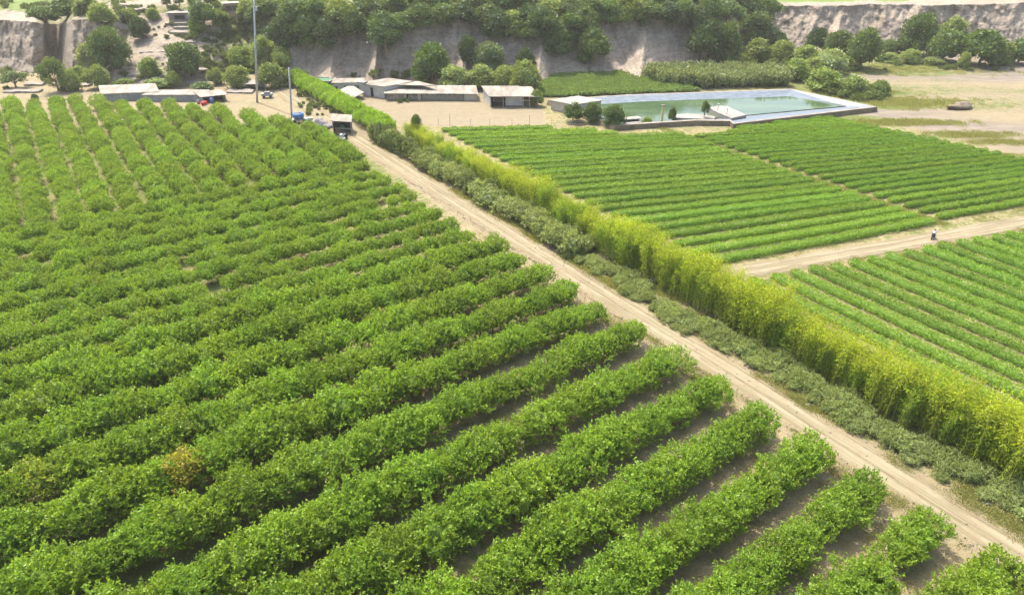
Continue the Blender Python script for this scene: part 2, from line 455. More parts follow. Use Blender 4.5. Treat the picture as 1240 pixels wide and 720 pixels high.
for i, px in enumerate(pxs):
    Yb = Y0[i]
    steep = min(1, max(0, (kk[i] - .8) / .8))
    t = np.linspace(0, 1, NF)
    z = zc[i] * t
    prof = z / kk[i]
    prof = prof + steep * (-(3.0 if (px < 130 or px > 900) else 6.5) * np.exp(-z / 2.6))
    xw = Yb * slope_cols[i] * 1.12
    gl = fbm(xw * .075, z * .05, 61, 3) - .5
    gl2 = np.abs(fbm(xw * .16, z * .10, 64, 3) - .5)
    prof = prof + steep * (gl * 11 * (0.25 + .75 * t) + gl2 * 5 * t - 1.0 + 3.0 * np.sin(t * 1.57) ** 4) + (fbm(xw * .5, z * .5, 66, 4) - .5) * 2.4 + (np.abs(fbm(xw * .9, z * .28, 69, 3) - .5)) * steep * 2.2
    prof = prof + (1 - steep) * ((fbm(xw * .12, z * .25, 67, 4) - .5) * 10 * np.sin(np.pi * t) )
    for cc, ww in ((398, 15), (450, 7), (775, 22), (650, 16), (1010, 12), (560, 8)):
        if abs(px - cc) < ww * 2.2 + 8:
            tt = t / .95
            wid = ww * (1 - tt) * 1.3 + 2.2
            cone = np.clip(1 - abs(px - cc - 10 * tt) / wid, 0, 1) * np.clip(1 - tt, 0, 1)
            prof = prof - cone * zc[i] * .85
    Y = Yb + prof
    # plateau beyond the crest
    dist = np.concatenate([[1.2, 3, 5, 8, 12, 16, 21, 27, 34, 42, 52], np.geomspace(65, 3500, NPT - 11)])
    zp = zc[i] + 1.0 * (1 - np.exp(-dist / 6)) * .6 + (fbm(xw * .06, dist * .06, 70, 3) - .5) * 1.6 * np.clip(dist / 8, 0, 1) + .004 * np.minimum(dist, 400)
    if steep < 1: zp = zp + (1 - steep) * np.minimum(dist, 60) * .02
    Yp = Y[-1] + dist
    Yall = np.concatenate([Y, Yp]); zall = np.concatenate([z, zp])
    zall[0] = -1.2
    dax = Yall * math.cos(PITCH) + (H - zall) * math.sin(PITCH)
    P_[i, :, 0] = slope_cols[i] * dax; P_[i, :, 1] = Yall; P_[i, :, 2] = zall
    Gm[i, :NF] = gr[i] + .25 * (t > .9) * (gr[i] > .03)
    top = .55 if px < 900 else .15
    if px < 45: top = .25
    if 130 < px < 250: top = .33
    Gm[i, NF:] = top
    if px < 900: Gm[i, NF + 5:] = np.maximum(Gm[i, NF + 5:], .55)
    if px > 905: Md[i, NF + 1 + (2 if px < 1100 else 3):] = 1
    if px < 60: Md[i, NF + 6:] = .8
nc, nr = P_.shape[:2]
idx = np.arange(nc * nr).reshape(nc, nr)
F = np.stack([idx[:-1, :-1], idx[1:, :-1], idx[1:, 1:], idx[:-1, 1:]], -1).reshape(-1, 4)
hm = mesh_np('hillside', P_.reshape(-1, 3), F, M['hill'], {'green': ('POINT', Gm.ravel()), 'meadow': ('POINT', Md.ravel())}, True)
tag(obj('hillside', hm), kind='structure')
hill_bvh = BVHTree.FromPolygons([tuple(v) for v in P_.reshape(-1, 3)], [tuple(f) for f in F.tolist()])
def hit(px, py, z=0.0):
    d = ray(px, py).normalized(); o = Vector((0, 0, H))
    h = hill_bvh.ray_cast(o, d, 4000)
    gpt = G(px, py, z)
    if h[0] is not None and (gpt.y < 0 or h[0].y < gpt.y): return h[0]
    return gpt
def zdrop(x, y):                              # ground height under a point
    h = hill_bvh.ray_cast(Vector((x, y, 200)), Vector((0, 0, -1)))
    return max(0.0, h[0].z) if h[0] is not None else 0.0

# ------------------------------------------------------------------ leaf meshes
def leafquads(P, D, ln, wd, r, fold=.0):
    """a pointed leaf (4 corners) at each P, pointing along D"""
    n = len(P)
    D = D / np.linalg.norm(D, axis=1, keepdims=True)
    S = np.cross(D, r.normal(size=(n, 3))); S /= np.linalg.norm(S, axis=1, keepdims=True) + 1e-9
    ln = np.broadcast_to(ln, n)[:, None]; wd = np.broadcast_to(wd, n)[:, None]
    V = np.stack([P, P + D * ln * .5 + S * wd * .5, P + D * ln, P + D * ln * .5 - S * wd * .5], 1)
    V[:, 2, 2] -= ln[:, 0] * fold
    return V.reshape(-1, 3), np.arange(4 * n).reshape(n, 4)
def sph(n, r):
    v = r.normal(size=(n, 3)); return v / np.linalg.norm(v, axis=1, keepdims=True)
def ico(rad, centre, seg=10, rings=7, amp=.15, seed=0):
    vs = []; fs = []
    for j in range(rings + 1):
        ph = math.pi * j / rings
        for k in range(seg):
            w = 2 * math.pi * k / seg
            d = np.array([math.sin(ph) * math.cos(w), math.sin(ph) * math.sin(w), math.cos(ph)])
            q = 1 + amp * 2 * (float(vnoise(d[0] * 2 + 9 + seed, d[1] * 2 + d[2] * 3 + 9, seed)) - .5)
            vs.append(np.array(centre) + d * np.array(rad) * q)
    for j in range(rings):
        for k in range(seg):
            fs.append((j * seg + k, (j + 1) * seg + k, (j + 1) * seg + (k + 1) % seg, j * seg + (k + 1) % seg))
    return np.array(vs), np.array(fs)
def combine(name, parts, mat, r, tint=None):
    Vs, Fs, Ts = [], [], []; o = 0
    for V, F, lo, hi in parts:
        Vs.append(V); Fs.append(F + o); o += len(V)
        if hi is None: Ts.append(np.full(len(F), lo))
        else: Ts.append(r.uniform(lo, hi, len(F)))
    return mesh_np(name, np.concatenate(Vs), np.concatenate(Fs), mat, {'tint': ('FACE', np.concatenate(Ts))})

def shrub_crown(name, mat, seed, rad=(1.6, 1.6, 1.35), zc_=1.55, nsh=240, nl=9, leaf=.21, wd=.11, shoot=.6, amp=.35, up=.7, core=.6):
    r = np.random.default_rng(seed)
    d = sph(nsh * 3, r); d = d[d[:, 2] > -.55][:nsh]
    lump = 1 + amp * 2 * (vnoise(d[:, 0] * 2.1 + 11 + seed, d[:, 1] * 2.1 + d[:, 2] * 2 + 7, seed) - .5)
    base = d * np.array(rad) * lump[:, None] * r.uniform(.72, 1.0, len(d))[:, None]
    base[:, 2] += zc_
    sd = d * .55 + np.array([0, 0, up]) + r.normal(size=d.shape) * .28
    sd /= np.linalg.norm(sd, axis=1, keepdims=True)
    L = r.uniform(.35, 1.0, len(d)) * shoot
    t = r.uniform(0, 1, (len(d), nl))
    P = base[:, None, :] + sd[:, None, :] * (t * L[:, None])[:, :, None]
    P = P.reshape(-1, 3)
    D = np.repeat(sd, nl, 0) * .35 + sph(len(P), r) * .75 + np.array([0, 0, .12])
    V1, F1 = leafquads(P, D, r.uniform(.75, 1.2, len(P)) * leaf, r.uniform(.8, 1.2, len(P)) * wd, r)
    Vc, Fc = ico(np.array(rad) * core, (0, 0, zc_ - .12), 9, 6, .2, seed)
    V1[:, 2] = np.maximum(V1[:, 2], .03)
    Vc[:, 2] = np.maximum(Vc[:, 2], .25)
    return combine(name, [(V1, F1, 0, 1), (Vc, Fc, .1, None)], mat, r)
def trunk_mesh(name, mat, h, r0, seed, spread=.8, n=4):
    rr = random.Random(seed); mb = MB()
    mb.tube([(0, 0, -.15), (rr.uniform(-.05, .05) * h, rr.uniform(-.05, .05) * h, h * .35), (0, 0, h * .55)], [r0 * 1.25, r0, r0 * .8], 6)
    for k in range(n):
        w = 2 * math.pi * (k + rr.random() * .6) / n
        mb.tube([(0, 0, h * .35), (math.cos(w) * spread * h * .3, math.sin(w) * spread * h * .3, h * .62), (math.cos(w) * spread * h * .5, math.sin(w) * spread * h * .5, h * .9)], [r0 * .65, r0 * .45, r0 * .15], 5)
    me = bpy.data.meshes.new(name); me.from_pydata(mb.v, [], mb.f); me.materials.append(mat); me.update()
    return me
def tree_crown(name, mat, seed, nlobe=14, W=10, Hh=10, base=.18, nleaf=3600, leaf=.5, droop=0, flat=1.0, core=.8):
    """crown of overlapping foliage masses in a W wide, Hh tall tree"""
    r = np.random.default_rng(seed)
    parts = []; per = nleaf // nlobe
    for i in range(nlobe):
        w = 2.4 * i + r.uniform(0, .8)
        rho = (i / nlobe) ** .5 * W * .33
        zt = Hh * (base + (1 - base) * (.30 + .38 * (1 - (rho / (W * .36)) ** 2)) * r.uniform(.8, 1.12))
        if i > nlobe * .55: zt = Hh * (base + (1 - base) * r.uniform(.16, .5))
        rad = np.array([r.uniform(.17, .26) * W, r.uniform(.17, .26) * W, r.uniform(.15, .22) * Hh * flat])
        cpos = np.array([math.cos(w) * rho, math.sin(w) * rho, min(zt, Hh * .98 - rad[2])])
        d = sph(per, r); d[:, 2] = np.where(d[:, 2] < -.5, -d[:, 2], d[:, 2])
        lump = 1 + .5 * (vnoise(d[:, 0] * 3 + i * 5, d[:, 1] * 3 + d[:, 2] * 3, seed + i) - .5)
        P = cpos + d * rad * lump[:, None] * r.uniform(.78, 1.16, per)[:, None]
        D = d * .5 + sph(per, r) * .7 + np.array([0, 0, .15 - droop])
        tn = r.uniform(0, .25) if i % 3 else r.uniform(.2, .5)
        V, F = leafquads(P, D, r.uniform(.6, 1.25, per) * leaf, r.uniform(.5, .9, per) * leaf, r)
        parts.append((V, F, tn, min(1, tn + .7)))
        Vc, Fc = ico(rad * core, cpos, 8, 6, .2, seed + i)
        parts.append((Vc, Fc, .1, None))
    return combine(name, parts, mat, r)

# ------------------------------------------------------------------ orchard
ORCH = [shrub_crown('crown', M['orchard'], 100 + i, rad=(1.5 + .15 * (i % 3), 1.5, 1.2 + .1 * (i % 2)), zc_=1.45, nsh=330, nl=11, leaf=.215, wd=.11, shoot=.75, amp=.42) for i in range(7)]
OTR = [trunk_mesh('trunk', M['bark'], 1.9, .09, 200 + i) for i in range(3)]
near_rows = [-10.6, -4.8, 1.3, 7.4, 13.1, 18.7, 24.4, 30.7, 37.0, 43.6, 50.6, 57.4, 63.6, 69.6, 75.4, 80.6, 87.4, 92.3, 97.4, 102.4, 107.3, 112.1, 116.9, 121.7, 126.6]
def inframe(p, m=25):  # margin in photo pixels
    d = Vector((p[0], p[1], 1.5 - H)); dz = d.y * math.cos(PITCH) - d.z * math.sin(PITCH)
    if dz <= 1: return None
    u = d.x / dz * FPX + 620; v = 360 - (d.z * math.cos(PITCH) + d.y * math.sin(PITCH)) / dz * FPX
    if -m < u < 1240 + m and -m < v < 720 + m: return dz
    return None
trees = []
rr = random.Random(5)
for ri, a in enumerate(near_rows):
    bend_ = 53.2 + rr.uniform(-.4, .4) - (2.2 if a > 84 else 0)
    b = bend_; k = 0
    while b > -95:
        grow = 1 + .0065 * max(0, 48 - b) * (1 if a < 85 else .5)
        grow = min(grow, 1.22)
        aj = a + rr.uniform(-.18, .18) + (-.035 * (b - 55) if a > 70 else -.0 * b) * .6
        p = AB(aj, b + rr.uniform(-.15, .15))
        dz = inframe(p, 230)
        s = (1.14 if a < 85 else .92) * grow * (rr.uniform(.84, 1.14) if rr.random() > .018 else rr.uniform(.5, .7))
        if k == 0: s *= .95
        if dz and not (rr.random() < .009): trees.append((dz, p, s, ri, k, rr.random()))
        b -= rr.uniform(1.75, 2.2) * (1.05 if a < 85 else 1.2); k += 1
for j in range(24):                            # farther on the rows run along the road
    b = 51.5 - j * 4.75
    a = 131.5 + rr.uniform(0, 2)
    amax = float(np.interp(b, [-60, -8, 8.5, 36, 42, 53], [240, 226, 219, 190, 178, 160])) + rr.uniform(-1, 1)
    while a < amax:
        p = AB(a, b + rr.uniform(-.35, .35)); dz = inframe(p, 160)
        if dz: trees.append((dz, p, rr.uniform(.85, 1.22), 100 + j, 9, rr.random()))
        a += rr.uniform(2.0, 2.7)
trees.sort(key=lambda t: t[0])
ordn = ['first', 'second', 'third', 'fourth', 'fifth', 'sixth', 'seventh', 'eighth', 'ninth', 'tenth', 'eleventh', 'twelfth', 'thirteenth', 'fourteenth', 'fifteenth', 'sixteenth', 'seventeenth', 'eighteenth', 'nineteenth', 'twentieth', 'twenty-first', 'twenty-second', 'twenty-third', 'twenty-fourth', 'twenty-fifth', 'twenty-sixth', 'twenty-seventh']
GRP = 'fruit trees in the orchard rows left of the dirt road'
vis_rows = sorted({t[3] for t in trees if t[3] < 100})
rowno = {r_: i for i, r_ in enumerate(vis_rows)}
dry_pts = {'brown': G(226, 600, 1.5), 'pale': G(45, 592, 1.5), 'silver': G(812, 448, 1.2)}
seen_ = [t for t in trees if inframe(t[1])]; near = seen_[:300]; ids_ = {id(t) for t in near}; rest = [t for t in trees if id(t) not in ids_]
vis_rows = sorted({t[3] for t in near if t[3] < 100}); rowno = {r_: i for i, r_ in enumerate(vis_rows)}
def nearest(pt): return min(range(300), key=lambda i: (near[i][1].x - pt.x) ** 2 + (near[i][1].y - pt.y) ** 2)
special = {nearest(v): k for k, v in dry_pts.items()}
for i, (dz, p, s, ri, k, q) in enumerate(near):
    t = empty('fruit_tree', (p.x, p.y, 0), q * 6.28, (s, s, s * (0.94 + .12 * ((q * 13) % 1))))
    c = obj('crown', ORCH[int(q * 997) % 7], t); c.color = (1, 1, 1, 1)
    obj('trunk', OTR[int(q * 331) % 3], t)
    n_ = ordn[rowno[ri]]
    lab = f'leafy green fruit tree inside the {n_} orchard row counted up from the lower right corner'
    if k == 0: lab = f'leafy fruit tree at the roadside end of the {n_} orchard row from the lower right'
    sp = special.get(i)
    if sp == 'brown': lab = 'withering fruit tree with brown leaves, alone among green ones at lower left'; c.color = (1.75, 1.05, 1.6, 1)
    if sp == 'pale': lab = 'fruit tree with pale yellowed leaves close to the left edge of the orchard'; c.color = (1.7, 1.3, 1.8, 1)
    if sp == 'silver': lab = 'dusty grey-green fruit tree at a roadside row end, paler than its neighbours'; c.color = (1.35, 1.15, 2.4, 1)
    if sp is None and (q * 57) % 1 > .9: c.color = (1.12, 1.1, 1.0, 1)
    tag(t, lab, 'tree', GRP)
def gn_scatter(name, pts, scl, rot, idx, protos, label, cat, mat=None):
    """one object of uncountable plants: a point cloud that carries copies of a few meshes"""
    me = bpy.data.meshes.new(name); me.from_pydata([tuple(p) for p in pts], [], [])
    for an, arr in (('scl', scl), ('rot', rot)):
        at = me.attributes.new(an, 'FLOAT', 'POINT'); at.data.foreach_set('value', np.asarray(arr, np.float32))
    at = me.attributes.new('idx', 'INT', 'POINT'); at.data.foreach_set('value', np.asarray(idx, np.int32))
    o = obj(name, me)
    ng = bpy.data.node_groups.new(name, 'GeometryNodeTree')
    ng.interface.new_socket('Geometry', in_out='INPUT', socket_type='NodeSocketGeometry')
    ng.interface.new_socket('Geometry', in_out='OUTPUT', socket_type='NodeSocketGeometry')
    gi = ng.nodes.new('NodeGroupInput'); go = ng.nodes.new('NodeGroupOutput')
    iop = ng.nodes.new('GeometryNodeInstanceOnPoints')
    ng.links.new(gi.outputs[0], iop.inputs['Points'])
    join = ng.nodes.new('GeometryNodeGeometryToInstance')
    for pr in protos:
        oi = ng.nodes.new('GeometryNodeObjectInfo'); oi.inputs['Object'].default_value = pr; oi.transform_space = 'ORIGINAL'
        ng.links.new(oi.outputs['Geometry'], join.inputs[0])
    ng.links.new(join.outputs[0], iop.inputs['Instance'])
    iop.inputs['Pick Instance'].default_value = True
    # one instance per prototype: join them separately
    ng.nodes.remove(join)
    jg = ng.nodes.new('GeometryNodeJoinGeometry')
    for n in [n for n in ng.nodes if n.bl_idname == 'GeometryNodeObjectInfo']:
        g2 = ng.nodes.new('GeometryNodeGeometryToInstance')
        ng.links.new(n.outputs['Geometry'], g2.inputs[0]); ng.links.new(g2.outputs[0], jg.inputs[0])
    ng.links.new(jg.outputs[0], iop.inputs['Instance'])
    def na(nm, ty):
        a = ng.nodes.new('GeometryNodeInputNamedAttribute'); a.data_type = ty; a.inputs[0].default_value = nm; return a.outputs[0]
    ng.links.new(na('idx', 'INT'), iop.inputs['Instance Index'])
    ng.links.new(na('scl', 'FLOAT'), iop.inputs['Scale'])
    cx = ng.nodes.new('ShaderNodeCombineXYZ'); ng.links.new(na('rot', 'FLOAT'), cx.inputs[2])
    ng.links.new(cx.outputs[0], iop.inputs['Rotation'])
    ng.links.new(iop.outputs[0], go.inputs[0])
    md = o.modifiers.new('scatter', 'NODES'); md.node_group = ng
    tag(o, label, cat, None, 'stuff')
    return o
protoc = []
seen = set()
for o in C.objects:
    if o.name.startswith('crown') and o.data.name not in seen and tuple(o.color)[0] == 1:
        seen.add(o.data.name); protoc.append(o)
r2 = np.random.default_rng(3)
gn_scatter('orchard_trees', [(t[1].x, t[1].y, 0) for t in rest], [t[2] for t in rest], r2.uniform(0, 6.28, len(rest)), r2.integers(0, len(protoc), len(rest)), protoc,
           'dense mass of small green fruit trees filling the far part of the orchard', 'trees')

# ------------------------------------------------------------------ low crop rows on the right
def crop_row(p_start, p_end, width, height, seed, dens, leaf):
    """leaves of one hedge-like crop row between two points; local origin at the start"""
    r = np.random.default_rng(seed)
    d = (p_end - p_start); L = d.length; d.normalize(); s = Vector((-d.y, d.x, 0))
    n = int(L * dens)
    t = r.uniform(0, L, n)
    edge = np.clip(np.minimum(t, L - t) / 1.0, .0, 1) ** .5
    ww = width * (.86 + .3 * (fbm(t * .7, seed * 1.7, 5, 3) - .5) * 1.6) * (.35 + .65 * edge)
    hh = height * (.9 + .8 * (fbm(t * .9, seed * 2.3, 8, 3) - .5)) * (.45 + .55 * edge)
    th = r.uniform(-.15, math.pi + .15, n)
    rad = r.uniform(.8, 1.05, n)
    y = np.cos(th) * ww * .5 * rad; z = np.maximum(np.sin(th), 0) ** .75 * hh * rad + .05
    wig = (fbm(t * .05, seed * .9, 12, 2) - .5) * .6
    P = np.outer(t, np.array(d)) + np.outer(y + wig, np.array(s)) + np.outer(z, [0, 0, 1])
    nrm = np.outer(np.cos(th), np.array(s)) + np.outer(np.sin(th), [0, 0, 1])
    D = nrm * .5 + sph(n, r) * .75 + np.array([0, 0, .2])
    V, F = leafquads(P, D, r.uniform(.7, 1.25, n) * leaf, r.uniform(.45, .75, n) * leaf, r)
    # stems and inner leaves as a ridge
    m = max(4, int(L / 1.0)); tt = np.linspace(.4, L - .4, m)
    wg = (fbm(tt * .05, seed * .9, 12, 2) - .5) * .6
    prof = [(-.42, 0), (-.36, .55), (-.15, .8), (.15, .8), (.36, .55), (.42, 0)]
    jit = r.uniform(.82, 1.0, (m, 6))
    cv = np.array([[np.array(d) * tt[i] + np.array(s) * (wg[i] + q[0] * width * .8 * jit[i, j]) + np.array([0, 0, q[1] * height * .85 * jit[i, j]]) for j, q in enumerate(prof)] for i in range(m)]).reshape(-1, 3)
    cf = np.array([(i * 6 + j, (i + 1) * 6 + j, (i + 1) * 6 + j + 1, i * 6 + j + 1) for i in range(m - 1) for j in range(5)] )
    return combine('crop_row', [(V, F, 0, 1), (cv, cf, .1, None)], M['crop'], r)
def add_row(p, q, w, h, seed, dens, leaf, label, group):
    me = crop_row(p, q, w, h, seed, dens, leaf)
    o = obj('crop_row', me); o.location = p
    tag(o, label, 'crop row', group)
f2poly = [G(518, 155.5), G(700, 156), G(735, 160), G(760, 164.5), G(875, 162.5), G(893, 155), G(1005, 143), AB(36, 174.5), AB(33, 176), AB(33, 158), AB(57, 78.8), AB(100, 77.8)]
NR = 25
for k in range(NR + 1):
    f = k / NR
    aL = 60.6 + (150.5 - 60.6) * f; aM = 48.2 + (122.5 - 48.2) * f; aR = 35.2 + (94.5 - 35.2) * f     # at b = 78, 124.3, 176
    for blk, (b0, b1, a0, a1) in (('left', (78.3, 123.5, aL, aM)), ('right', (125.3, 175.5, aM + .4, aR))):
        if k > 16 and blk == 'left': b1 = 124.3
        if k > 16 and blk == 'right': b0 = 124.9
        ts = np.linspace(0, 1, 200)
        bs = b0 + (b1 - b0) * ts; as_ = a0 + (a1 - a0) * ts
        X = as_ * DX + bs * UX; Y = as_ * DY + bs * UY
        ok = in_poly(X, Y, f2poly)
        if ok.sum() < 12: continue
        i0 = int(np.argmax(ok)); i1 = len(ok) - 1 - int(np.argmax(ok[::-1]))
        p = Vector((X[i0], Y[i0], 0)); q = Vector((X[i1], Y[i1], 0))
        spc = (3.6 - .6 * (0 if blk == 'left' else 1)) * .72
        dens = 150 if k < 9 else 110
        add_row(p, q, (2.4 - .02 * k) if blk == 'left' else 1.75 - .008 * k, 1.0 - .006 * k, 300 + k * 2 + (blk == 'right'), dens, .24 if k < 9 else .29,
                f'low crop row {blk} of the grass path, {ordn[k]} up from the dirt track', f'crop rows {blk} of the grass path in the far right field')
for k in range(23):
    b = 79.9 + 3.46 * k
    atop = 52.9 - (b - 79.8) * .295
    p = AB(atop + rr.uniform(-.3, .3), b); q = AB(max(-8, atop - 75), b)
    # keep only what can be seen
    while inframe(q, 200) is None and (q - p).length > 6: q = q + (p - q).normalized() * 1.0
    if inframe(p, 200) is None: continue
    add_row(p, q, 2.25, 1.0, 400 + k, 170, .23, f'low crop row in the near right field, {ordn[k]} from the bamboo hedge', 'crop rows in the near right field')

# ------------------------------------------------------------------ bamboo hedge
def bamboo(seed, hgt=6.0, wide=1.7):
    r = np.random.default_rng(seed)
    mb = MB(); Ps = []; Ds = []; Ts = []
    for s in range(40):
        x, y = r.normal(0, wide * .42, 2)
        h = hgt * r.uniform(.72, 1.05); lx, ly = r.normal(0, .55, 2)
        pts = [(x, y, -.1), (x + lx * .25, y + ly * .25, h * .5), (x + lx * .65, y + ly * .65, h * .82), (x + lx * 1.5, y + ly * 1.5, h)]
        mb.tube(pts, [.035, .03, .02, .008], 3, False)
        n = 120
        t = np.clip(r.beta(1.7, 1.3, n), .04, 1)
        cx = np.interp(t, [0, .5, .82, 1], [q[0] for q in pts]); cy = np.interp(t, [0, .5, .82, 1], [q[1] for q in pts]); cz = t * h
        off = sph(n, r) * (.12 + .42 * r.random(n))[:, None] * np.array([1, 1, .7])
        Ts.append(t * h / hgt)
        Ps.append(np.stack([cx, cy, cz], 1) + off)
        Ds.append(off * 1.2 + np.array([0, 0, .1]) + r.normal(size=(n, 3)) * .25 + np.stack([np.full(n, lx), np.full(n, ly), np.zeros(n)], 1) * .2)
    P = np.concatenate(Ps); D = np.concatenate(Ds)
    tip = np.concatenate(Ts) + r.normal(0, .07, len(P)) > .74  # upper leaves, given the painted sunlit tone
    out_ = []
    for nm_, msk, mt in (('foliage', ~tip, M['bamboo']), ('sunlit_tip_foliage', tip, M['sunlit_tip'])):
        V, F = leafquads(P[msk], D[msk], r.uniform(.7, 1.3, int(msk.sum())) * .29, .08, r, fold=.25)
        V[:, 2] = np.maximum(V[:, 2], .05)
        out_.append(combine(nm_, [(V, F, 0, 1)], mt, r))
    me = bpy.data.meshes.new('stems'); me.from_pydata(mb.v, [], mb.f); me.materials.append(M['culm']); me.update()
    return out_[0], out_[1], me
BAM = [bamboo(500 + i) for i in range(6)]
a = -12.0; i = 0
scrap = G(795, 337)
sa, sb = toab(scrap.x, scrap.y)
while a < 142.5:
    b = (68.4, 70.0)[i % 2] + rr.uniform(-.35, .35) + .9 * float(sstep(30, -5, a)) + .6 * float(sstep(100, 140, a))
    hs = 1.08 + rr.uniform(-.17, .13) + .14 * float(sstep(30, 0, a)) - .35 * float(sstep(85, 140, a)) - .12 * float(sstep(55, 90, a))
    hs *= 1 + .16 * (float(fbm(a * .12, 3.3, 91, 2)) - .5) * 2
    dens = 1
    p = AB(a, b)
    t = empty('bamboo_clump', p, rr.uniform(0, 6.28), (hs * .98, hs * .98, hs))
    fo, pu, st = BAM[rr.randrange(6)]
    c = obj('foliage', fo, t); c2 = obj('sunlit_tip_foliage', pu, t); obj('stems', st, t)
    y = rr.random()
    c.color = (1.0, 1.0, 1, 1) if y > .3 else (.8, .93, 1.0, 1)
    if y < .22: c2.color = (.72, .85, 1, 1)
    lab = 'tall yellow-green bamboo clump standing in the hedge beside the dirt road'
    if abs(a - sa) < .5: lab = 'bamboo clump right beside the white scrap lying at the hedge foot'
    tag(t, lab, 'bamboo', 'bamboo clumps of the long hedge')
    last = t
    a += rr.uniform(.85, 1.15) * (1 if a < 90 else 1.2); i += 1
last['label'] = 'last small bamboo clump at the far end of the hedge by the yard'

# ------------------------------------------------------------------ shrubs and weeds of the verge
SHR = [shrub_crown('foliage', M['scrub'], 600 + i, rad=(1.5, 1.3, .55), zc_=.45, nsh=260, nl=9, leaf=.2, wd=.09, shoot=.5, amp=.5, up=.45, core=.7) for i in range(4)]
SHT = [shrub_crown('foliage', M['scrub'], 640 + i, rad=(1.4, 1.4, 1.15), zc_=1.15, nsh=260, nl=9, leaf=.24, wd=.12, shoot=.6, amp=.45, up=.5, core=.74) for i in range(4)]
BSH = [shrub_crown('foliage', M['bush'], 660 + i, rad=(1.5, 1.5, 1.3), zc_=1.3, nsh=240, nl=9, leaf=.28, wd=.14, shoot=.7, amp=.4, up=.6, core=.74) for i in range(3)]
def shrub(p, meshes, s, sz, label, group, name='shrub', color=None, cat='shrub'):
    me = meshes[rr.randrange(len(meshes))]
    t = empty(name, p, rr.uniform(0, 6.28), (s, s, sz))
    c = obj('foliage', me, t)
    if color: c.color = color
    tag(t, label, cat, group); return t
a = 2.0
while a < 74:
    bc = 63.7 + .7 * math.sin(a * .21) + .8 * float(sstep(24, 6, a)) + (.6 if a < 40 else 0)
    for q in range(3 if a < 66 else 2):
        b = bc + (-1.7, 0, 1.5)[q] * rr.uniform(.7, 1.15) + rr.uniform(-.3, .3)
        if q == 0 and rr.random() < .25 or rr.random() < .03: continue
        s = rr.uniform(.6, 1.0) * (.75 if q == 0 else 1)
        shrub(AB(a + rr.uniform(-.6, .6), b), SHR, s, s * rr.uniform(.85, 1.4), 'low sprawling grey-green shrub on the near verge between road and bamboo', 'low shrubs on the near verge')
    a += rr.uniform(1.4, 2.0)
while a < 150:
    bc = 63.7 + .5 * math.sin(a * .3) - .5 * float(sstep(100, 140, a))
    s = rr.uniform(.95, 1.35)
    f = float(sstep(100, 128, a))
    shrub(AB(a, bc), SHT if rr.random() > f * .8 else BSH, s, s * rr.uniform(.8, 1.2), 'rounded grey-green shrub on the far verge, taller than the near ones', 'tall shrubs on the far verge')
    if rr.random() < .8:
        s = rr.uniform(.75, 1.15)
        shrub(AB(a + rr.uniform(-1, 1), bc + rr.uniform(1.8, 3.2)), SHT if rr.random() > f * .6 else BSH, s, s, 'rounded grey-green shrub on the far verge, taller than the near ones', 'tall shrubs on the far verge')
    a += rr.uniform(1.8, 2.5)
a = 150
while a < 214:
    for q in (0, 1):
        s = rr.uniform(1.0, 1.3)
        shrub(AB(a + rr.uniform(-.5, .5), 64.9 + q * 2.4 + rr.uniform(-.3, .3) + .5), ORCH[:3], s, s * .95, 'bright green bush in the thick row between far road and sheds', 'bright green bushes of the row beside the sheds', 'bush', (1.15, 1.2, .9, 1), 'bush')
    a += rr.uniform(1.9, 2.4)

def tuft(name, mat, seed, n=26, h=.32, spread=.28, w=.045):
    r = np.random.default_rng(seed)
    P = np.stack([r.normal(0, spread * .5, n), r.normal(0, spread * .5, n), np.full(n, -.02)], 1)
    D = np.stack([r.normal(0, .5, n), r.normal(0, .5, n), r.uniform(.5, 1, n)], 1)
    V, F = leafquads(P, D, r.uniform(.5, 1.1, n) * h, w, r)
    return combine(name, [(V, F, 0, 1)], mat, r)
TU = []
for i in range(4):
    t = obj('grass', tuft('grass', M['weed'], 700 + i, 60, .30, .9, .05 + .01 * i)); TU.append(t)
    p = AB(16 + i * 6, 62.1 + (i % 2) * .25); t.location = p
    tag(t, 'weeds and dry grass growing on the roadside verge', 'grass', None, 'stuff')
pts = []; sc = []
r3 = np.random.default_rng(9)
def sow(n, a0, a1, b0, b1, smin, smax, mask=None):
    a_ = r3.uniform(a0, a1, n); b_ = r3.uniform(b0, b1, n)
    keep = fbm(a_ * .18, b_ * .35, 95, 3) > r3.uniform(.38, .62, n)
    if mask is not None: keep &= mask(a_, b_)
    for x, y in zip(a_[keep], b_[keep]):
        p = AB(x, y)
        if inframe(p): pts.append((p.x, p.y, 0)); sc.append(r3.uniform(smin, smax))
sow(5000, 0, 60, 61.6, 68, .5, 1.2)
sow(2800, 60, 145, 61.4, 64, .5, 1.3)
sow(900, -2, 60, 54.5, 57.0, .4, 1.0)
sow(1500, -2, 45, 61.0, 62.4, .4, .8)
sow(9000, -2, 90, -30, 56, .4, 1.1)
sow(1100, 45, 118, 123.4, 125.3, .5, 1.1)
sow(1800, 36, 60, 77, 145, .5, 1.0, lambda a_, b_: np.abs(a_ - (56.5 - (b_ - 77) * .2915)) > 1.9)
gn_scatter('verge_grass', pts, sc, r3.uniform(0, 6.28, len(pts)), r3.integers(0, 4, len(pts)), TU, 'weeds and dry grass along the road and between the tree rows', 'grass')

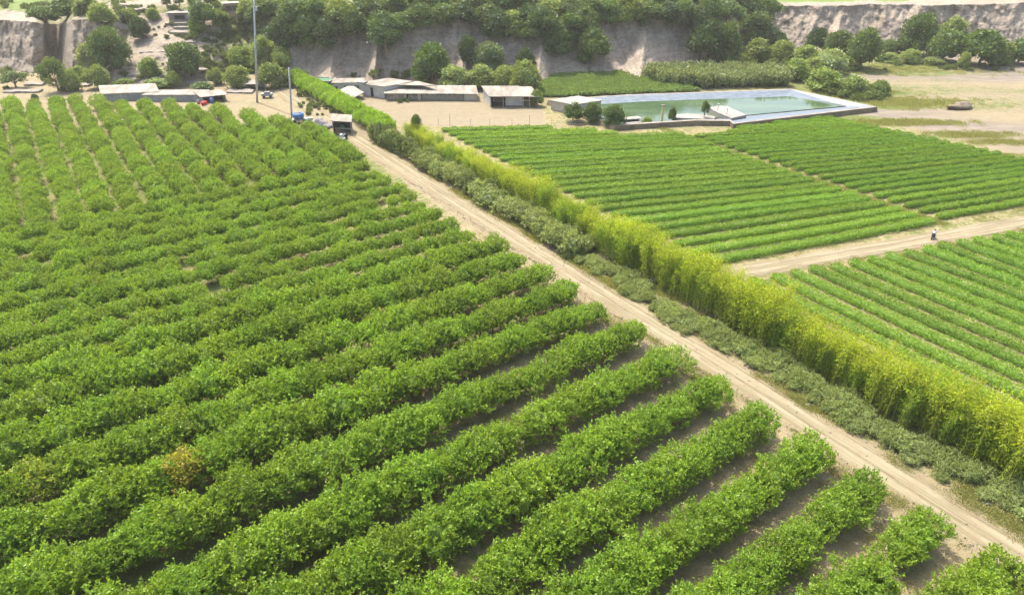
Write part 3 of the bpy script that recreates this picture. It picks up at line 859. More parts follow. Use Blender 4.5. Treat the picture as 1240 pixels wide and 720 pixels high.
ST = []
for i in range(3):
    Vc, Fc = ico((.5, .4, .28), (0, 0, .08), 7, 5, .3, 40 + i)
    o = obj('stone', mesh_np('stone', Vc, Fc, plain('pale_stone', (.16, .135, .10), (.28, .24, .19), 2, .9), None, False)); ST.append(o)
    o.location = AB(30 + 9 * i, 62.2); o.scale = (.3, .3, .3); tag(o, 'loose stones and clods on the dirt', 'stones', None, 'stuff')
pts2 = []; sc2 = []
for n_, a0, a1, b0, b1 in ((900, 0, 120, 56.3, 57.6), (700, 0, 120, 61.2, 62.6), (260, 0, 120, 58.8, 60.0), (900, 0, 60, 10, 55), (300, 60, 150, 56, 63)):
    for _ in range(n_):
        p = AB(r3.uniform(a0, a1), r3.uniform(b0, b1))
        if inframe(p): pts2.append((p.x, p.y, .02)); sc2.append(r3.uniform(.05, .3) ** 1.2)
gn_scatter('loose_stones', pts2, sc2, r3.uniform(0, 6.28, len(pts2)), r3.integers(0, 3, len(pts2)), ST, 'loose stones and clods along the edges of the dirt road', 'stones')

# ------------------------------------------------------------------ far vegetation: pieces
TC = {
    'round': [tree_crown('crown', M['tree'], 800 + i, 15, leaf=.62, base=.02, nleaf=4200) for i in range(3)],
    'open': [tree_crown('crown', M['tree'], 820 + i, 12, leaf=.55, base=.34, nleaf=2600, flat=.8, core=.55) for i in range(2)],
    'mound': [tree_crown('crown', M['bush'], 840 + i, 13, leaf=.75, base=-.05, nleaf=3000, flat=1.15) for i in range(3)],
}
TT = [trunk_mesh('trunk', M['bark'], 7.0, .28, 900 + i, .7, 5) for i in range(2)]
def tree(px, py, hp, wp, kind, label, group=None, color=(1, 1, 1, 1), name=None, cat='tree'):
    v = hit(px, py); s = pxm(v)
    h = hp / s * 1.02; w = wp / s
    t = empty(name or ('tree' if kind != 'mound' else 'bush'), v - Vector((0, 0, .2)), rr.uniform(0, 6.28), (w / 9.6, w / 9.6, h / 9.4))
    c = obj('crown', TC[kind][rr.randrange(len(TC[kind]))], t); c.color = color
    obj('trunk', TT[rr.randrange(2)], t)
    tag(t, label, cat if kind != 'mound' or cat != 'tree' else 'bush', group); return t
LG = (1.55, 1.5, 1.5, 1); DK = (.8, .9, .95, 1); MG = (1.35, 1.35, 1.2, 1); GY = (1.9, 1.75, 2.6, 1); BR = (1.3, 1.35, 1.0, 1)
T = [
 (20, 106, 19, 32, 'open', 'small light green tree with flat crown at the far left below the cliff', LG),
 (71, 110, 38, 34, 'open', 'light green tree on several thin trunks below the gully', LG),
 (88, 110, 26, 24, 'mound', 'pale bush touching the right side of the many-trunked tree', LG),
 (112, 84, 31, 30, 'mound', 'grey-green bush in front of the big dark round tree', GY),
 (139, 84, 50, 44, 'round', 'big dark round tree beside the split cliff on the left', MG),
 (121, 106, 27, 30, 'mound', 'light green bush behind the left end of the long shed', LG),
 (98, 98, 18, 20, 'mound', 'small bush at the foot of the split cliff', LG),
 (172, 47, 25, 24, 'round', 'small dark round tree on the bare slope left of the ravine', DK),
 (56, 27, 20, 34, 'round', 'dark bush overhanging the top of the cliff gully', MG),
 (82, 20, 22, 36, 'round', 'dark green tree at the upper left behind the gully', MG),
 (106, 16, 22, 30, 'mound', 'green bush growing above the split cliff at upper left', MG),
 (125, 27, 22, 30, 'mound', 'light bush on the terrace above the dark round tree', LG),
 (158, 28, 17, 22, 'mound', 'small bush on the pale rock terraces at upper left', MG),
 (186, 22, 12, 16, 'mound', 'tiny bush at the top of the steps beside the ravine path', LG),
 (226, 94, 42, 42, 'round', 'leafy tree with a visible trunk in the mouth of the ravine', MG),
 (183, 92, 22, 26, 'mound', 'dark bush on the small earth mound left of the ravine tree', MG),
 (212, 106, 20, 18, 'mound', 'thin light bush behind the middle of the long shed', LG),
 (192, 105, 10, 36, 'mound', 'low hedge-like bush right behind the long shed roof', BR),
 (150, 104, 9, 26, 'mound', 'low bush behind the left half of the long shed roof', BR),
 (263, 102, 20, 20, 'mound', 'light bush right of the small flat-roofed shelter', LG),
 (289, 106, 26, 32, 'mound', 'rounded light bush in front of the ravine path', LG),
 (245, 108, 9, 26, 'mound', 'clipped dark low bush beside the right end of the long shed', DK),
 (293, 81, 24, 34, 'mound', 'bright green round bush on the grassy slope left of the tall pole', BR),
 (322, 82, 36, 32, 'mound', 'tall light bush behind the tall pole', LG),
 (344, 84, 26, 26, 'mound', 'olive bush at the left end of the shaded cliff', LG),
 (330, 106, 30, 34, 'mound', 'broad light bush at the foot of the slope right of the tall pole', LG),
 (352, 104, 20, 20, 'mound', 'small green bush where the bright bush row begins', BR),
 (249, 36, 34, 34, 'round', 'dark tree left of the pink hut', MG),
 (268, 30, 18, 20, 'mound', 'bush under the front of the pink hut', BR),
 (240, 44, 20, 20, 'mound', 'bush at the head of the grassy slope below the low building', MG),
 (303, 26, 26, 28, 'mound', 'light green tree right of the pink hut', LG),
 (204, 14, 20, 12, 'open', 'thin tree at the top edge left of the low building', MG),
 (219, 13, 20, 12, 'open', 'thin tree at the top edge behind the low building', MG),
 (256, 6, 12, 16, 'round', 'dark tree crown cut by the top edge left of the pink hut', DK),
 (524, 97, 45, 44, 'round', 'large green tree standing in front of the cliff behind the long open sheds', BR),
 (511, 98, 18, 20, 'mound', 'small bush at the left foot of the large cliff tree', MG),
 (592, 92, 40, 42, 'round', 'grey-leaved dome-shaped tree against the middle of the cliff', GY),
 (567, 80, 36, 22, 'round', 'narrow dark tree between the two large trees by the cliff', DK),
 (552, 106, 26, 40, 'mound', 'olive bush behind the middle of the long open shed', LG),
 (582, 106, 27, 40, 'mound', 'olive bush behind the right end of the long open shed', LG),
 (612, 106, 26, 36, 'mound', 'olive bush behind the roof of the open-fronted shed', LG),
 (636, 112, 38, 38, 'mound', 'tall olive bush at the right corner of the open-fronted shed', LG),
 (650, 128, 20, 16, 'mound', 'small bush between the open-fronted shed and the white pump house', MG),
 (636, 88, 30, 24, 'round', 'dark tree at the left end of the bare middle cliff', DK),
 (719, 80, 44, 38, 'round', 'dark dome-shaped tree hanging alone on the middle of the cliff', BR),
 (852, 78, 50, 46, 'round', 'big dark tree at the right end of the bare middle cliff', DK),
 (876, 80, 52, 36, 'round', 'broad dark tree beside the cane stand, lit on its top', MG),
 (846, 48, 36, 34, 'round', 'dark tree above the right end of the bare middle cliff', DK),
 (912, 52, 38, 40, 'round', 'dark tree in the side valley right of the cliff', MG),
 (935, 62, 26, 30, 'round', 'tree at the left end of the long right cliff', DK),
 (915, 74, 26, 34, 'mound', 'rounded bush at the mouth of the side valley', MG),
 (944, 76, 26, 34, 'mound', 'light green rounded bush left of the trees under the right cliff', LG),
 (974, 82, 26, 34, 'mound', 'light bush in front of the dark trees under the right cliff', LG),
 (1004, 88, 28, 38, 'mound', 'silvery grey bush in front of the dark trees under the right cliff', GY),
 (986, 64, 30, 26, 'round', 'leftmost dark tree of the group under the long right cliff', DK),
 (1012, 74, 36, 36, 'round', 'middle dark tree of the left group under the right cliff', MG),
 (1041, 83, 48, 42, 'round', 'tallest dark tree of the left group under the right cliff', MG),
 (1027, 84, 16, 30, 'mound', 'low bush at the foot of the tallest tree under the right cliff', MG),
 (1074, 64, 16, 22, 'mound', 'small dark bush between the two tree groups under the right cliff', DK),
 (1107, 66, 48, 42, 'round', 'tall light green tree leading the right group under the cliff', BR),
 (1090, 64, 18, 22, 'round', 'small dark tree at the left of the right group', DK),
 (1141, 74, 38, 42, 'round', 'dark domed tree in the middle of the right group', MG),
 (1150, 50, 28, 34, 'mound', 'light bush high behind the domed trees of the right group', LG),
 (1184, 79, 42, 52, 'round', 'broadest dark tree of the right group, green on top', BR),
 (1212, 78, 26, 26, 'mound', 'bush at the right side of the broadest tree', MG),
 (1232, 77, 30, 34, 'round', 'dark tree at the right edge of the view under the cliff', MG),
 (1165, 83, 20, 14, 'mound', 'small bright upright bush in front of the broadest tree', LG),
 (1101, 76, 16, 24, 'mound', 'light low bush in front of the tall light tree', LG),
 (1075, 74, 10, 30, 'mound', 'flat light bush at the edge of the dry river bed', LG),
 (1128, 78, 9, 24, 'mound', 'small flat bush before the middle domed tree', LG),
 (962, 96, 24, 36, 'mound', 'green bush next to the right end of the cane stand', BR),
 (997, 108, 25, 44, 'mound', 'wide green bush behind the right corner of the reservoir', BR),
 (1031, 114, 22, 40, 'mound', 'green bush on the bank beyond the reservoir corner', MG),
 (1065, 114, 17, 22, 'mound', 'small round bush at the outer end of the bank', BR),
 (984, 90, 20, 26, 'mound', 'light bush above the wide bush behind the reservoir', LG),
 (694, 147, 23, 25, 'round', 'left tree of the three beside the reservoir', MG),
 (717, 147, 24, 25, 'round', 'middle tree of the three beside the reservoir', BR),
 (743, 153, 27, 27, 'round', 'right tree of the three beside the reservoir', MG),
 (784, 150, 9, 14, 'mound', 'small bush right of the pale trough by the reservoir', BR),
 (764, 156, 5, 7, 'mound', 'tiny bush on the bare ground in front of the trough', DK),
 (813, 149, 20, 10, 'round', 'small cypress-like tree on the reservoir bank', MG),
 (852, 146, 24, 11, 'open', 'slender spindly tree with a bare stem by the white slab', LG),
 (505, 168, 29, 15, 'open', 'young tree with a thin trunk at the near end of the yard', BR),
 (44, 124, 11, 9, 'round', 'single small dark tree at the far edge of the orchard', DK),
 (484, 119 + 12, 8, 16, 'mound', 'sprawling weedy bush in the middle of the sandy yard', LG),
]
for t in T:
    if t[0] == 484: continue
    tree(t[0], t[1], t[2], t[3], t[4], t[5], None, t[6])
# canopy along the cliff top, two ranks: these look alike
r4 = random.Random(21)
canopy = [(322, 20), (345, 56), (372, 52), (398, 56), (358, 28), (386, 26), (412, 28), (430, 44), (462, 40), (468, 60), (488, 38), (446, 22), (478, 18), (510, 30), (538, 30), (560, 28), (505, 14), (532, 12), (575, 16),
          (592, 30), (604, 48), (620, 40), (640, 34), (606, 14), (632, 12), (656, 44), (672, 62), (690, 50), (664, 24), (690, 22), (706, 44), (714, 20), (738, 26), (760, 22), (786, 26), (742, 8), (770, 8), (800, 10), (808, 28), (826, 24), (830, 8), (858, 26), (852, 8), (880, 26), (888, 10), (902, 20), (926, 24)]
for n, (px, py) in enumerate(canopy):
    hp, wp = r4.uniform(24, 32), r4.uniform(34, 44)
    if py > 40: hp, wp = 36, 42
    upper = py < 23
    tree(px, py + 2, hp, wp, 'round' if r4.random() < .75 else 'mound', 'leafy tree in the green canopy standing well back on the cliff top' if upper else 'dark leafy tree of the canopy spilling over the cliff edge',
         'trees set back on the cliff top' if upper else 'trees along the cliff edge', (MG, DK, BR, MG)[r4.randrange(4)])

# cane stand behind the reservoir, low crop plot, scrub on the slopes (nobody could count these)
def cane_mesh(seed):
    r = np.random.default_rng(seed); n = 170
    P = np.stack([r.normal(0, .8, n), r.normal(0, .8, n), r.uniform(.1, 1, n) ** .7 * 3.6], 1)
    D = np.stack([r.normal(0, .7, n), r.normal(0, .7, n), r.uniform(.4, 1.2, n)], 1)
    V, F = leafquads(P, D, r.uniform(.7, 1.3, n) * 1.3, .24, r, fold=.2)
    Vc, Fc = ico((.8, .8, 1.9), (0, 0, 1.6), 7, 5, .2, seed)
    return combine('cane', [(V, F, 0, 1), (Vc, Fc, .1, None)], M['cane'], r)
CN = []
for i in range(3):
    o = obj('cane', cane_mesh(950 + i)); o.location = G(800 + 50 * i, 101 + i); CN.append(o)
    tag(o, 'tall grey-green cane in the dense stand behind the reservoir', 'cane', None, 'stuff')
def scatter_poly(poly, spacing, jitter=.45):
    xs = [p[0] for p in poly]; ys = [p[1] for p in poly]; out = []
    x = min(xs)
    while x < max(xs):
        y = min(ys)
        while y < max(ys):
            X, Y = x + r4.uniform(-1, 1) * spacing * jitter, y + r4.uniform(-1, 1) * spacing * jitter
            if in_poly(np.array([X]), np.array([Y]), poly)[0]: out.append((X, Y))
            y += spacing
        x += spacing
    return out
cp = [(x, y, 0) for x, y in scatter_poly([G(780, 97), G(800, 103), G(850, 107), G(952, 105), G(948, 93), G(860, 90), G(790, 91)], 1.5)]
gn_scatter('cane_stand', cp, r3.uniform(.75, 1.1, len(cp)), r3.uniform(0, 6.28, len(cp)), r3.integers(0, 3, len(cp)), CN, 'dense stand of tall pale-tipped cane behind the reservoir', 'cane')
LCM = []
for i in range(2):
    o = obj('low_crop', shrub_crown('low_crop', M['lowcrop'], 970 + i, rad=(.9, .8, .45), zc_=.4, nsh=60, nl=5, leaf=.4, wd=.25, shoot=.3, amp=.3, up=.4, core=.85)); o.location = G(690 + 60 * i, 100)
    tag(o, 'leafy low crop on the plot under the cliff', 'crop', None, 'stuff'); LCM.append(o)
lp = []
for x, y in scatter_poly([G(645, 93), G(782, 88), G(848, 111), G(652, 118), G(640, 112)], 1.25, .2): lp.append((x, y, 0))
gn_scatter('crop_plot', lp, r3.uniform(.8, 1.15, len(lp)), r3.uniform(0, 6.28, len(lp)), r3.integers(0, 2, len(lp)), LCM, 'solid plot of low green plants between the cliff and the reservoir', 'crop')
WS = []
for i in range(3):
    o = obj('scrub', shrub_crown('scrub', M['bush'], 980 + i, rad=(1.1, 1.1, .8), zc_=.6, nsh=70, nl=6, leaf=.45, wd=.26, shoot=.5, amp=.5, up=.5, core=.75))
    h_ = hit(270 + 20 * i, 70); o.location = h_; WS.append(o)
    tag(o, 'low scrub on the slopes and banks', 'scrub', None, 'stuff')
sp = []; ssc = []
keep_out = [G(655, 124), G(760, 113), G(958, 104), G(1072, 130), G(1060, 136), G(890, 156), G(745, 157)]
def scrub_px(n, x0, x1, y0, y1, s0, s1, thr=.5):
    for _ in range(n):
        px, py = r4.uniform(x0, x1), r4.uniform(y0, y1)
        if float(fbm(px * .05, py * .11, 131, 3)) < thr: continue
        v = hit(px, py)
        if in_poly(np.array([v.x]), np.array([v.y]), keep_out)[0]: continue
        sp.append(tuple(v)); ssc.append(r4.uniform(s0, s1))
scrub_px(420, 245, 350, 22, 90, .25, .75, .45)
scrub_px(260, 130, 250, 4, 100, .3, .8, .54)
scrub_px(120, 0, 130, 86, 112, .4, 1.0, .55)
scrub_px(260, 300, 930, 2, 22, .9, 1.8, .3)
scrub_px(60, 60, 340, 2, 20, .6, 1.2, .45)
scrub_px(260, 955, 1070, 108, 122, .5, 1.1, .35)
scrub_px(160, 1020, 1240, 78, 86, .3, .7, .45)
scrub_px(140, 870, 960, 60, 96, .6, 1.4, .4)
scrub_px(90, 420, 640, 88, 96, .4, .8, .45)
scrub_px(60, 0, 60, 2, 12, .5, 1.0, .4)
scrub_px(60, 360, 410, 108, 140, .3, .7, .4)
scrub_px(60, 470, 505, 114, 124, .2, .45, .45)
gn_scatter('slope_scrub', sp, ssc, r3.uniform(0, 6.28, len(sp)), r3.integers(0, 3, len(sp)), WS, 'low scrub dotting the slopes, banks and dry river bed', 'scrub')
pts3 = []; sc3 = []
for (ex, ey, ra_, rb_, n_, sm) in ((1090, 124, 20, 6, 450, 1.6), (1095, 148, 13, 2.4, 420, 1.6), (1180, 163, 10, 2.4, 260, 1.3), (1215, 172, 8, 1.8, 160, 1.3), (1090, 84, 34, 8, 300, 1.6), (1005, 113, 16, 4, 300, 2.0), (1170, 188, 14, 1.4, 220, 1.0), (500, 120, 5, 1.6, 60, 1.2)):
    gp = G(ex, ey)
    for _ in range(n_):
        x, y = gp.x + r3.normal(0, ra_ * .5), gp.y + r3.normal(0, rb_ * .5)
        if in_poly(np.array([x]), np.array([y]), keep_out)[0] or in_poly(np.array([x]), np.array([y]), f2poly)[0]: continue
        pts3.append((x, y, zdrop(x, y))); sc3.append(sm * r3.uniform(.5, 1.2))
gn_scatter('river_bed_grass', pts3, sc3, r3.uniform(0, 6.28, len(pts3)), r3.integers(0, 4, len(pts3)), TU, 'grass patches on the dry river bed beyond the reservoir', 'grass')

# ------------------------------------------------------------------ buildings and yard things
M['roof'] = plain('pale_sheet_roof', (.165, .142, .112), (.285, .255, .208), .5, .75, .3, 3, vec_scale=(1, .35, 1))
M['white'] = plain('whitewash', (.21, .195, .17), (.28, .26, .23), .6, .8, .2)
M['whitewall_lifted'] = plain('whitewashed_wall_lifted', (.38, .36, .33), (.50, .48, .44), .6, .8, .2)  # brighter copy of the whitewash, lifts walls that stand in shade
M['greywall'] = plain('weathered_grey_wall', (.28, .27, .245), (.37, .36, .33), .7, .85, .3)
M['bluewall'] = plain('blue_grey_sheet_wall', (.22, .25, .26), (.31, .33, .33), .6, .7, .2)
M['beige'] = plain('rendered_wall', (.36, .31, .25), (.44, .39, .32), .5, .9, .3)
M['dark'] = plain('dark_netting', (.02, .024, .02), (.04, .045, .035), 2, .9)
M['rubble'] = plain('stacked_rubble', (.20, .16, .12), (.40, .34, .27), 1.6, .95, .8, 3)
M['wood'] = plain('grey_timber', (.24, .22, .19), (.34, .31, .27), 3, .85, .3)
M['greennet'] = plain('green_tank_sheet', (.04, .13, .07), (.07, .18, .10), 1.2, .6)
M['pinkwall'] = plain('pink_wall', (.33, .19, .145), (.38, .25, .2), .6, .85)
M['concrete'] = plain('concrete', (.18, .155, .125), (.26, .23, .19), .5, .9, .3)
M['liner'] = plain('pond_liner', (.095, .12, .14), (.155, .185, .215), .5, .45, vec_scale=(1, 3, 1))
M['brown'] = plain('earth_bank', (.13, .10, .07), (.20, .16, .11), .6, .95, .5)
M['metal'] = plain('galvanised_steel', (.30, .31, .31), (.40, .41, .41), 1, .5)
M['blue'] = plain('blue_plastic', (.05, .13, .30), (.08, .18, .36), 2, .4)
M['red'] = plain('red_paint', (.50, .03, .03), (.60, .05, .04), 2, .4)
M['rubber'] = plain('rubber', (.03, .03, .03), None, rough=.8)
M['sack'] = plain('grey_white_sacking', (.15, .14, .14), (.23, .215, .21), 1.5, .9, .5, 3)
M['glass'] = plain('dark_glass', (.03, .035, .04), None, rough=.1, spec=.6)
M['cloth'] = plain('pale_shirt', (.62, .60, .62), (.72, .70, .72), 4, .9)
M['skin'] = plain('skin', (.35, .2, .13), None, rough=.6)
M['denim'] = plain('dark_trousers', (.05, .06, .09), None, rough=.9)
M['yellowpost'] = plain('yellow_post', (.42, .36, .14), (.5, .44, .2), 2, .8)
def water_mat():
    m, nt, out = newmat('green_pond_water')
    p = N(nt, 'ShaderNodeBsdfPrincipled'); p.inputs['Roughness'].default_value = .09; p.inputs['Specular IOR Level'].default_value = .5
    v = coords(nt, 'Object', (.25, 1.4, 1))
    c = mixc(nt, ramp(nt, noise(nt, .12, 5, v, .6), .4, .62), (.042, .078, .036), (.085, .125, .062))
    nt.links.new(c, p.inputs['Base Color'])
    b = N(nt, 'ShaderNodeBump'); b.inputs['Strength'].default_value = .15; b.inputs['Distance'].default_value = .05
    nt.links.new(noise(nt, 2.5, 4), b.inputs['Height']); nt.links.new(b.outputs[0], p.inputs['Normal'])
    nt.links.new(p.outputs[0], out.inputs[0]); return m
M['water'] = water_mat()

def frame(p0, p1):
    """an Empty at p0 whose x axis runs to p1; returns it and the length"""
    d = p1 - p0; return math.atan2(d.y, d.x), math.hypot(d.x, d.y)
def to_local(t, p):
    c, s = math.cos(-t.rotation_euler[2]), math.sin(-t.rotation_euler[2])
    x, y = p[0] - t.location.x, p[1] - t.location.y
    return (x * c - y * s, x * s + y * c)
def house(name, label, p0, p1, depth, hf, hb, walls, roofm, over=.5, sides='flrb', cat='shed', roof_t=.14, zoff=None, skew=0):
    """a shed: front wall line p0-p1, walls as thin panels, one-pitch roof"""
    ang, L = frame(p0, p1)
    z = p0.z if zoff is None else zoff
    t = empty(name, Vector((p0.x, p0.y, z)), ang)
    w = MB(); th = .12
    if 'f' in sides: w.box(0, L, 0, th, -.6, hf)
    if 'b' in sides: w.prism([(skew, depth - th), (L + skew, depth - th), (L + skew, depth), (skew, depth)], -.6, hb)
    for sd, x in (('l', 0), ('r', L - th)):
        if sd in sides: w.prism([(x, th), (x + th, th), (x + th + skew, depth - th), (x + skew, depth - th)], -.6, [hf, hf, hb, hb])
    if w.v: w.build('wall', walls, t)
    o_ = over
    sl = (hb - hf) / depth
    y0, y1 = -o_, depth + o_ * .6
    sk = skew / depth
    # the roof is made of several sheets that do not sit quite flush
    n = max(2, int(L / 2.6)); rf = MB()
    xs = [-o_ + (L + 2 * o_) * i / n for i in range(n + 1)]
    rr_ = random.Random(int(L * 100))
    for i in range(n):
        dz = rr_.uniform(.0, .05); e = rr_.uniform(-.08, .08)
        za, zb = hf + sl * y0 + .03 + dz, hb + sl * o_ * .6 + .03 + dz
        rf.prism([(xs[i] + sk * y0, y0 + e), (xs[i + 1] + .02 + sk * y0, y0 + e), (xs[i + 1] + .02 + sk * y1, y1), (xs[i] + sk * y1, y1)], [za, za, zb, zb], [za + roof_t, za + roof_t, zb + roof_t, zb + roof_t])
    rf.build('roof', roofm, t)
    tag(t, label, cat)
    return t, L
# open-fronted shed at the right end of the row
p0, p1 = G(594, 129.5), G(637, 129.5)
t, L = house('open_shed', 'open-fronted shed with a sloping pale roof at the right end of the shed row', p0, p1, 8.2, 2.75, 3.3, M['whitewall_lifted'], M['roof'], .5, 'lb', skew=-2.2)
MB().box(L * .42, L * .90, 1.2, 1.3, 0, 2.5).build('door_panel', M['whitewall_lifted'], t)
for x in (0.06, L * .36, L * .92, L + .9, L + 3.1):
    MB().box(x - .1, x + .1, -.08, .12, -.1, 2.72).build('post', M['wood'], t)
MB().prism([(L + .4, -.5), (L + 3.7, -.5), (L + 1.6, 8.2), (L - 1.6, 8.2)], [2.75, 2.7, 3.3, 3.3], [2.9, 2.85, 3.44, 3.45]).build('canopy', M['roof'], t)
MB().box(.5, L * .36, 4.5, 5.2, 0, 1.3).build('inner_wall', M['rubble'], t)
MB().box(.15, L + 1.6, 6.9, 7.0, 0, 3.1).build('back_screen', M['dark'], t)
# long low shed in the middle
p0, p1 = G(468, 121.0), G(577, 121.6)
t, L = house('long_shed', 'long low open shed with a wavy pale roof in the middle of the shed row', p0, p1, 6.6, 1.75, 2.2, M['greywall'], M['roof'], .5, 'b', skew=-1.0)
MB().box(.1, L * .20, .3, .8, 0, 1.45).build('rubble_wall', M['rubble'], t)
MB().box(L * .24, L * .345, .4, .9, 0, 1.3).build('rubble_wall', M['rubble'], t)
for x0, x1 in ((L * .2, L * .225), (L * .35, L * .385), (L * .86, L * 1.0)):
    MB().box(x0, x1, -.05, .2, -.1, 1.74).build('pillar', M['beige'], t)
n = 22
for k in range(n):
    x = L * .395 + (L * .46) * k / n
    MB().box(x, x + .42, .25, .33, -.1, 1.5 + .1 * math.sin(k * 2.1)).build('plank', M['wood'], t)
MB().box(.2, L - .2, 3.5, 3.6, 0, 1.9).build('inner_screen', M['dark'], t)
# taller white shed behind it at the left
p0, p1 = G(439, 114.8), G(466.5, 118.8)
t, L = house('white_shed', 'taller white shed with a flat pale roof left of the long low shed', p0, p1, 7.5, 3.1, 3.3, M['whitewall_lifted'], M['roof'], .45, 'flrb', skew=4)
MB().box(L * .38, L * .50, -.05, .02, 0, 2.4).build('door', M['dark'], t)
MB().box(L * .16, L * .17, -.05, .02, 0, 3.0).build('downpipe', M['metal'], t)
MB().box(L * .97, L * 1.0, -.08, .02, 0, 3.1).build('corner_post', M['metal'], t)
MB().prism([to_local(t, G(x_, y_, 3.1)) for x_, y_ in ((466, 103), (530, 104.8), (507, 99.2), (476, 98.6))], 3.12, 3.28).build('rear_roof', M['roof'], t)
MB().prism([(-.9, -.9), (1.5, -.9), (1.5, 1.0), (-.9, 1.0)], 3.3, 3.75).build('roof_tank', M['white'], t)
# flat white building and the green tank at the far left of the row
p0, p1 = G(404, 112), G(439, 111.5)
t, L = house('flat_building', 'flat-roofed whitewashed building between the green tank and the white shed', p0, p1, 5, 2.6, 2.6, M['whitewall_lifted'], M['roof'], .35, 'flb')
MB().box(L * .38, L * .9, -.06, .02, .1, 1.9).build('opening', M['greennet'], t)
MB().box(L * .45, L * .82, -1.6, -.1, 1.35, 1.5).build('awning', M['white'], t)
for x in (L * .48, L * .62, L * .80): MB().box(x, x + .14, -1.5, -1.36, -.1, 1.35).build('post', M['white'], t)
MB().box(.6, 1.3, -.05, .02, .9, 1.7).build('window', M['glass'], t)
p0 = G(368, 107); p1 = G(400, 109)
ang, L = frame(p0, p1); t = empty('water_tank', p0, ang)
MB().box(0, L, 0, 4.5, -.1, 2.3).build('tank_wall', M['greennet'], t)
w = MB(); w.box(-.15, L + .15, -.15, .25, 2.3, 2.5); w.box(-.15, L + .15, 4.25, 4.65, 2.3, 2.5); w.box(-.15, .25, .25, 4.25, 2.3, 2.5); w.box(L - .25, L + .15, .25, 4.25, 2.3, 2.5)
w.build('rim', M['roof'], t); tag(t, 'long dark green tank with a pale rim behind the bright bush row', 'tank')
p0, p1 = G(413, 117.5), G(433, 122.5)
ang, L = frame(p0, p1); t = empty('canopy', p0, ang)
MB().prism([(-.5, -1.2), (L, -1.2), (L - 1, 3.4), (-2.5, 6)], [1.5, 1.1, 1.5, 1.9], [1.62, 1.22, 1.62, 2.02]).build('roof', M['white'], t)
for x, y in ((0, -1), (L - .4, -1), (L - 1.2, 3), (-1.9, 5)): MB().box(x - .06, x + .06, y - .06, y + .06, -.1, 1.25).build('post', M['metal'], t)
MB().box(.2, L - .6, -.9, -.8, -.1, .9).build('side_wall', M['greywall'], t)
tag(t, 'small low white canopy at the left corner of the sandy yard', 'canopy')
# long shed at the edge of the orchard, three sections of different owners
p0, p1 = G(127, 122), G(192, 119.5)
t, L = house('orchard_shed', 'largest left section of the long shed row behind the orchard, broad pale roof', p0, p1, 6.7, 1.9, 2.4, M['bluewall'], M['roof'], .6, 'flrb', skew=-2.6)
MB().box(L * .3, L * .34, -.05, .02, 0, 2.1).build('corner_post', M['metal'], t)
MB().box(L * .68, L * .70, -.05, .02, 0, 2.1).build('corner_post', M['metal'], t)
p0, p1 = G(176, 122.5), G(243, 122)
t, L = house('orchard_shed', 'middle low section of the long shed row behind the orchard', p0, p1, 4, 1.6, 1.8, M['bluewall'], M['roof'], .4, 'flrb', skew=1)
for q in (.25, .5, .78): MB().box(L * q, L * q + .12, -.05, .02, 0, 1.55).build('corner_post', M['wood'], t)
p0, p1 = G(246, 124.5), G(274, 122)
t, L = house('orchard_shed', 'small right section of the long shed row, beside the red barrel', p0, p1, 4.5, 1.6, 1.85, M['bluewall'], M['roof'], .6, 'lrb', skew=-1.5)
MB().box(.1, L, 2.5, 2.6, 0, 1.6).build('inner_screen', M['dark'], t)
for q in (.02, .45, .95): MB().box(L * q, L * q + .12, -.05, .06, -.1, 1.6).build('post', M['wood'], t)
def barrel(p, r, h, mat, label, name='barrel', lying=False):
    t = empty(name, p, rr.uniform(0, 3))
    if lying: MB().lathe([(r * .55, -h / 2), (r, -h * .42), (r, h * .42), (r * .55, h / 2)], 14, (0, 0, r * .95), 'x').build('body', mat, t, True)
    else: MB().lathe([(r * .9, 0), (r, h * .1), (r, h * .85), (r * .75, h)], 14).build('body', mat, t, True)
    MB().lathe([(r * .35, 0), (r * .35, .12)], 10, (0, 0, h if not lying else r * 1.9)).build('lid', mat, t)
    for sy in (-.5, .5):
        if lying: MB().box(-h * .3, h * .3, sy * r - .08, sy * r + .08, -.1, .3).build('cradle', M['wood'], t)
    tag(t, label, 'barrel')
barrel(G(247.5, 127), .5, 1.7, M['red'], 'red barrel lying in front of the small right shed section', 'barrel', True)
barrel(G(257, 124.5), .5, 1.3, M['blue'], 'upright blue barrel beside the red barrel')
barrel(G(240.5, 125.5), .4, 1.0, M['white'], 'small pale barrel left of the red barrel')

# shelter with the pale roof beside the dirt road, and the handcart machine in front of it
p0, p1 = G(404.5, 161.5), G(426, 162.5)
ang, L = frame(p0, p1); t = empty('roadside_shelter', p0, ang)
dp = 3.6
sk = -1.2
for x, y in ((0, 0), (L, 0), (sk, dp), (L + sk, dp)):
    MB().box(x - .09, x + .09, y - .09, y + .09, -.1, 3.1).build('post', M['wood'], t)
MB().prism([(-.4, -.5), (L + .5, -.5), (L + sk + .3, dp + .4), (sk - .3, dp + .4)], [3.05, 2.95, 3.35, 3.4], [3.2, 3.1, 3.5, 3.55]).build('roof', M['roof'], t)
MB().prism([(-.05, .1), (.02, .1), (sk + .02, dp - .1), (sk - .05, dp - .1)], .0, 1.9).build('side_netting', M['dark'], t)
MB().prism([(L - .02, .1), (L + .05, .1), (L + sk + .05, dp - .1), (L + sk - .02, dp - .1)], .0, 2.9).build('side_netting', M['dark'], t)
MB().box(sk + .1, L + sk - .1, dp - .12, dp - .05, 0, 3.1).build('back_netting', M['dark'], t)
MB().box(.1, L - .1, .6, .68, .9, 1.25).build('rail', M['wood'], t)
MB().box(.9, 2.0, 1.7, 2.6, 0, 1.5).build('crate', M['greennet'], t)
tag(t, 'dark-netted shelter with a pale flat roof beside the dirt road', 'shelter')
p = G(415, 168); t = empty('small_tractor', p, ang)
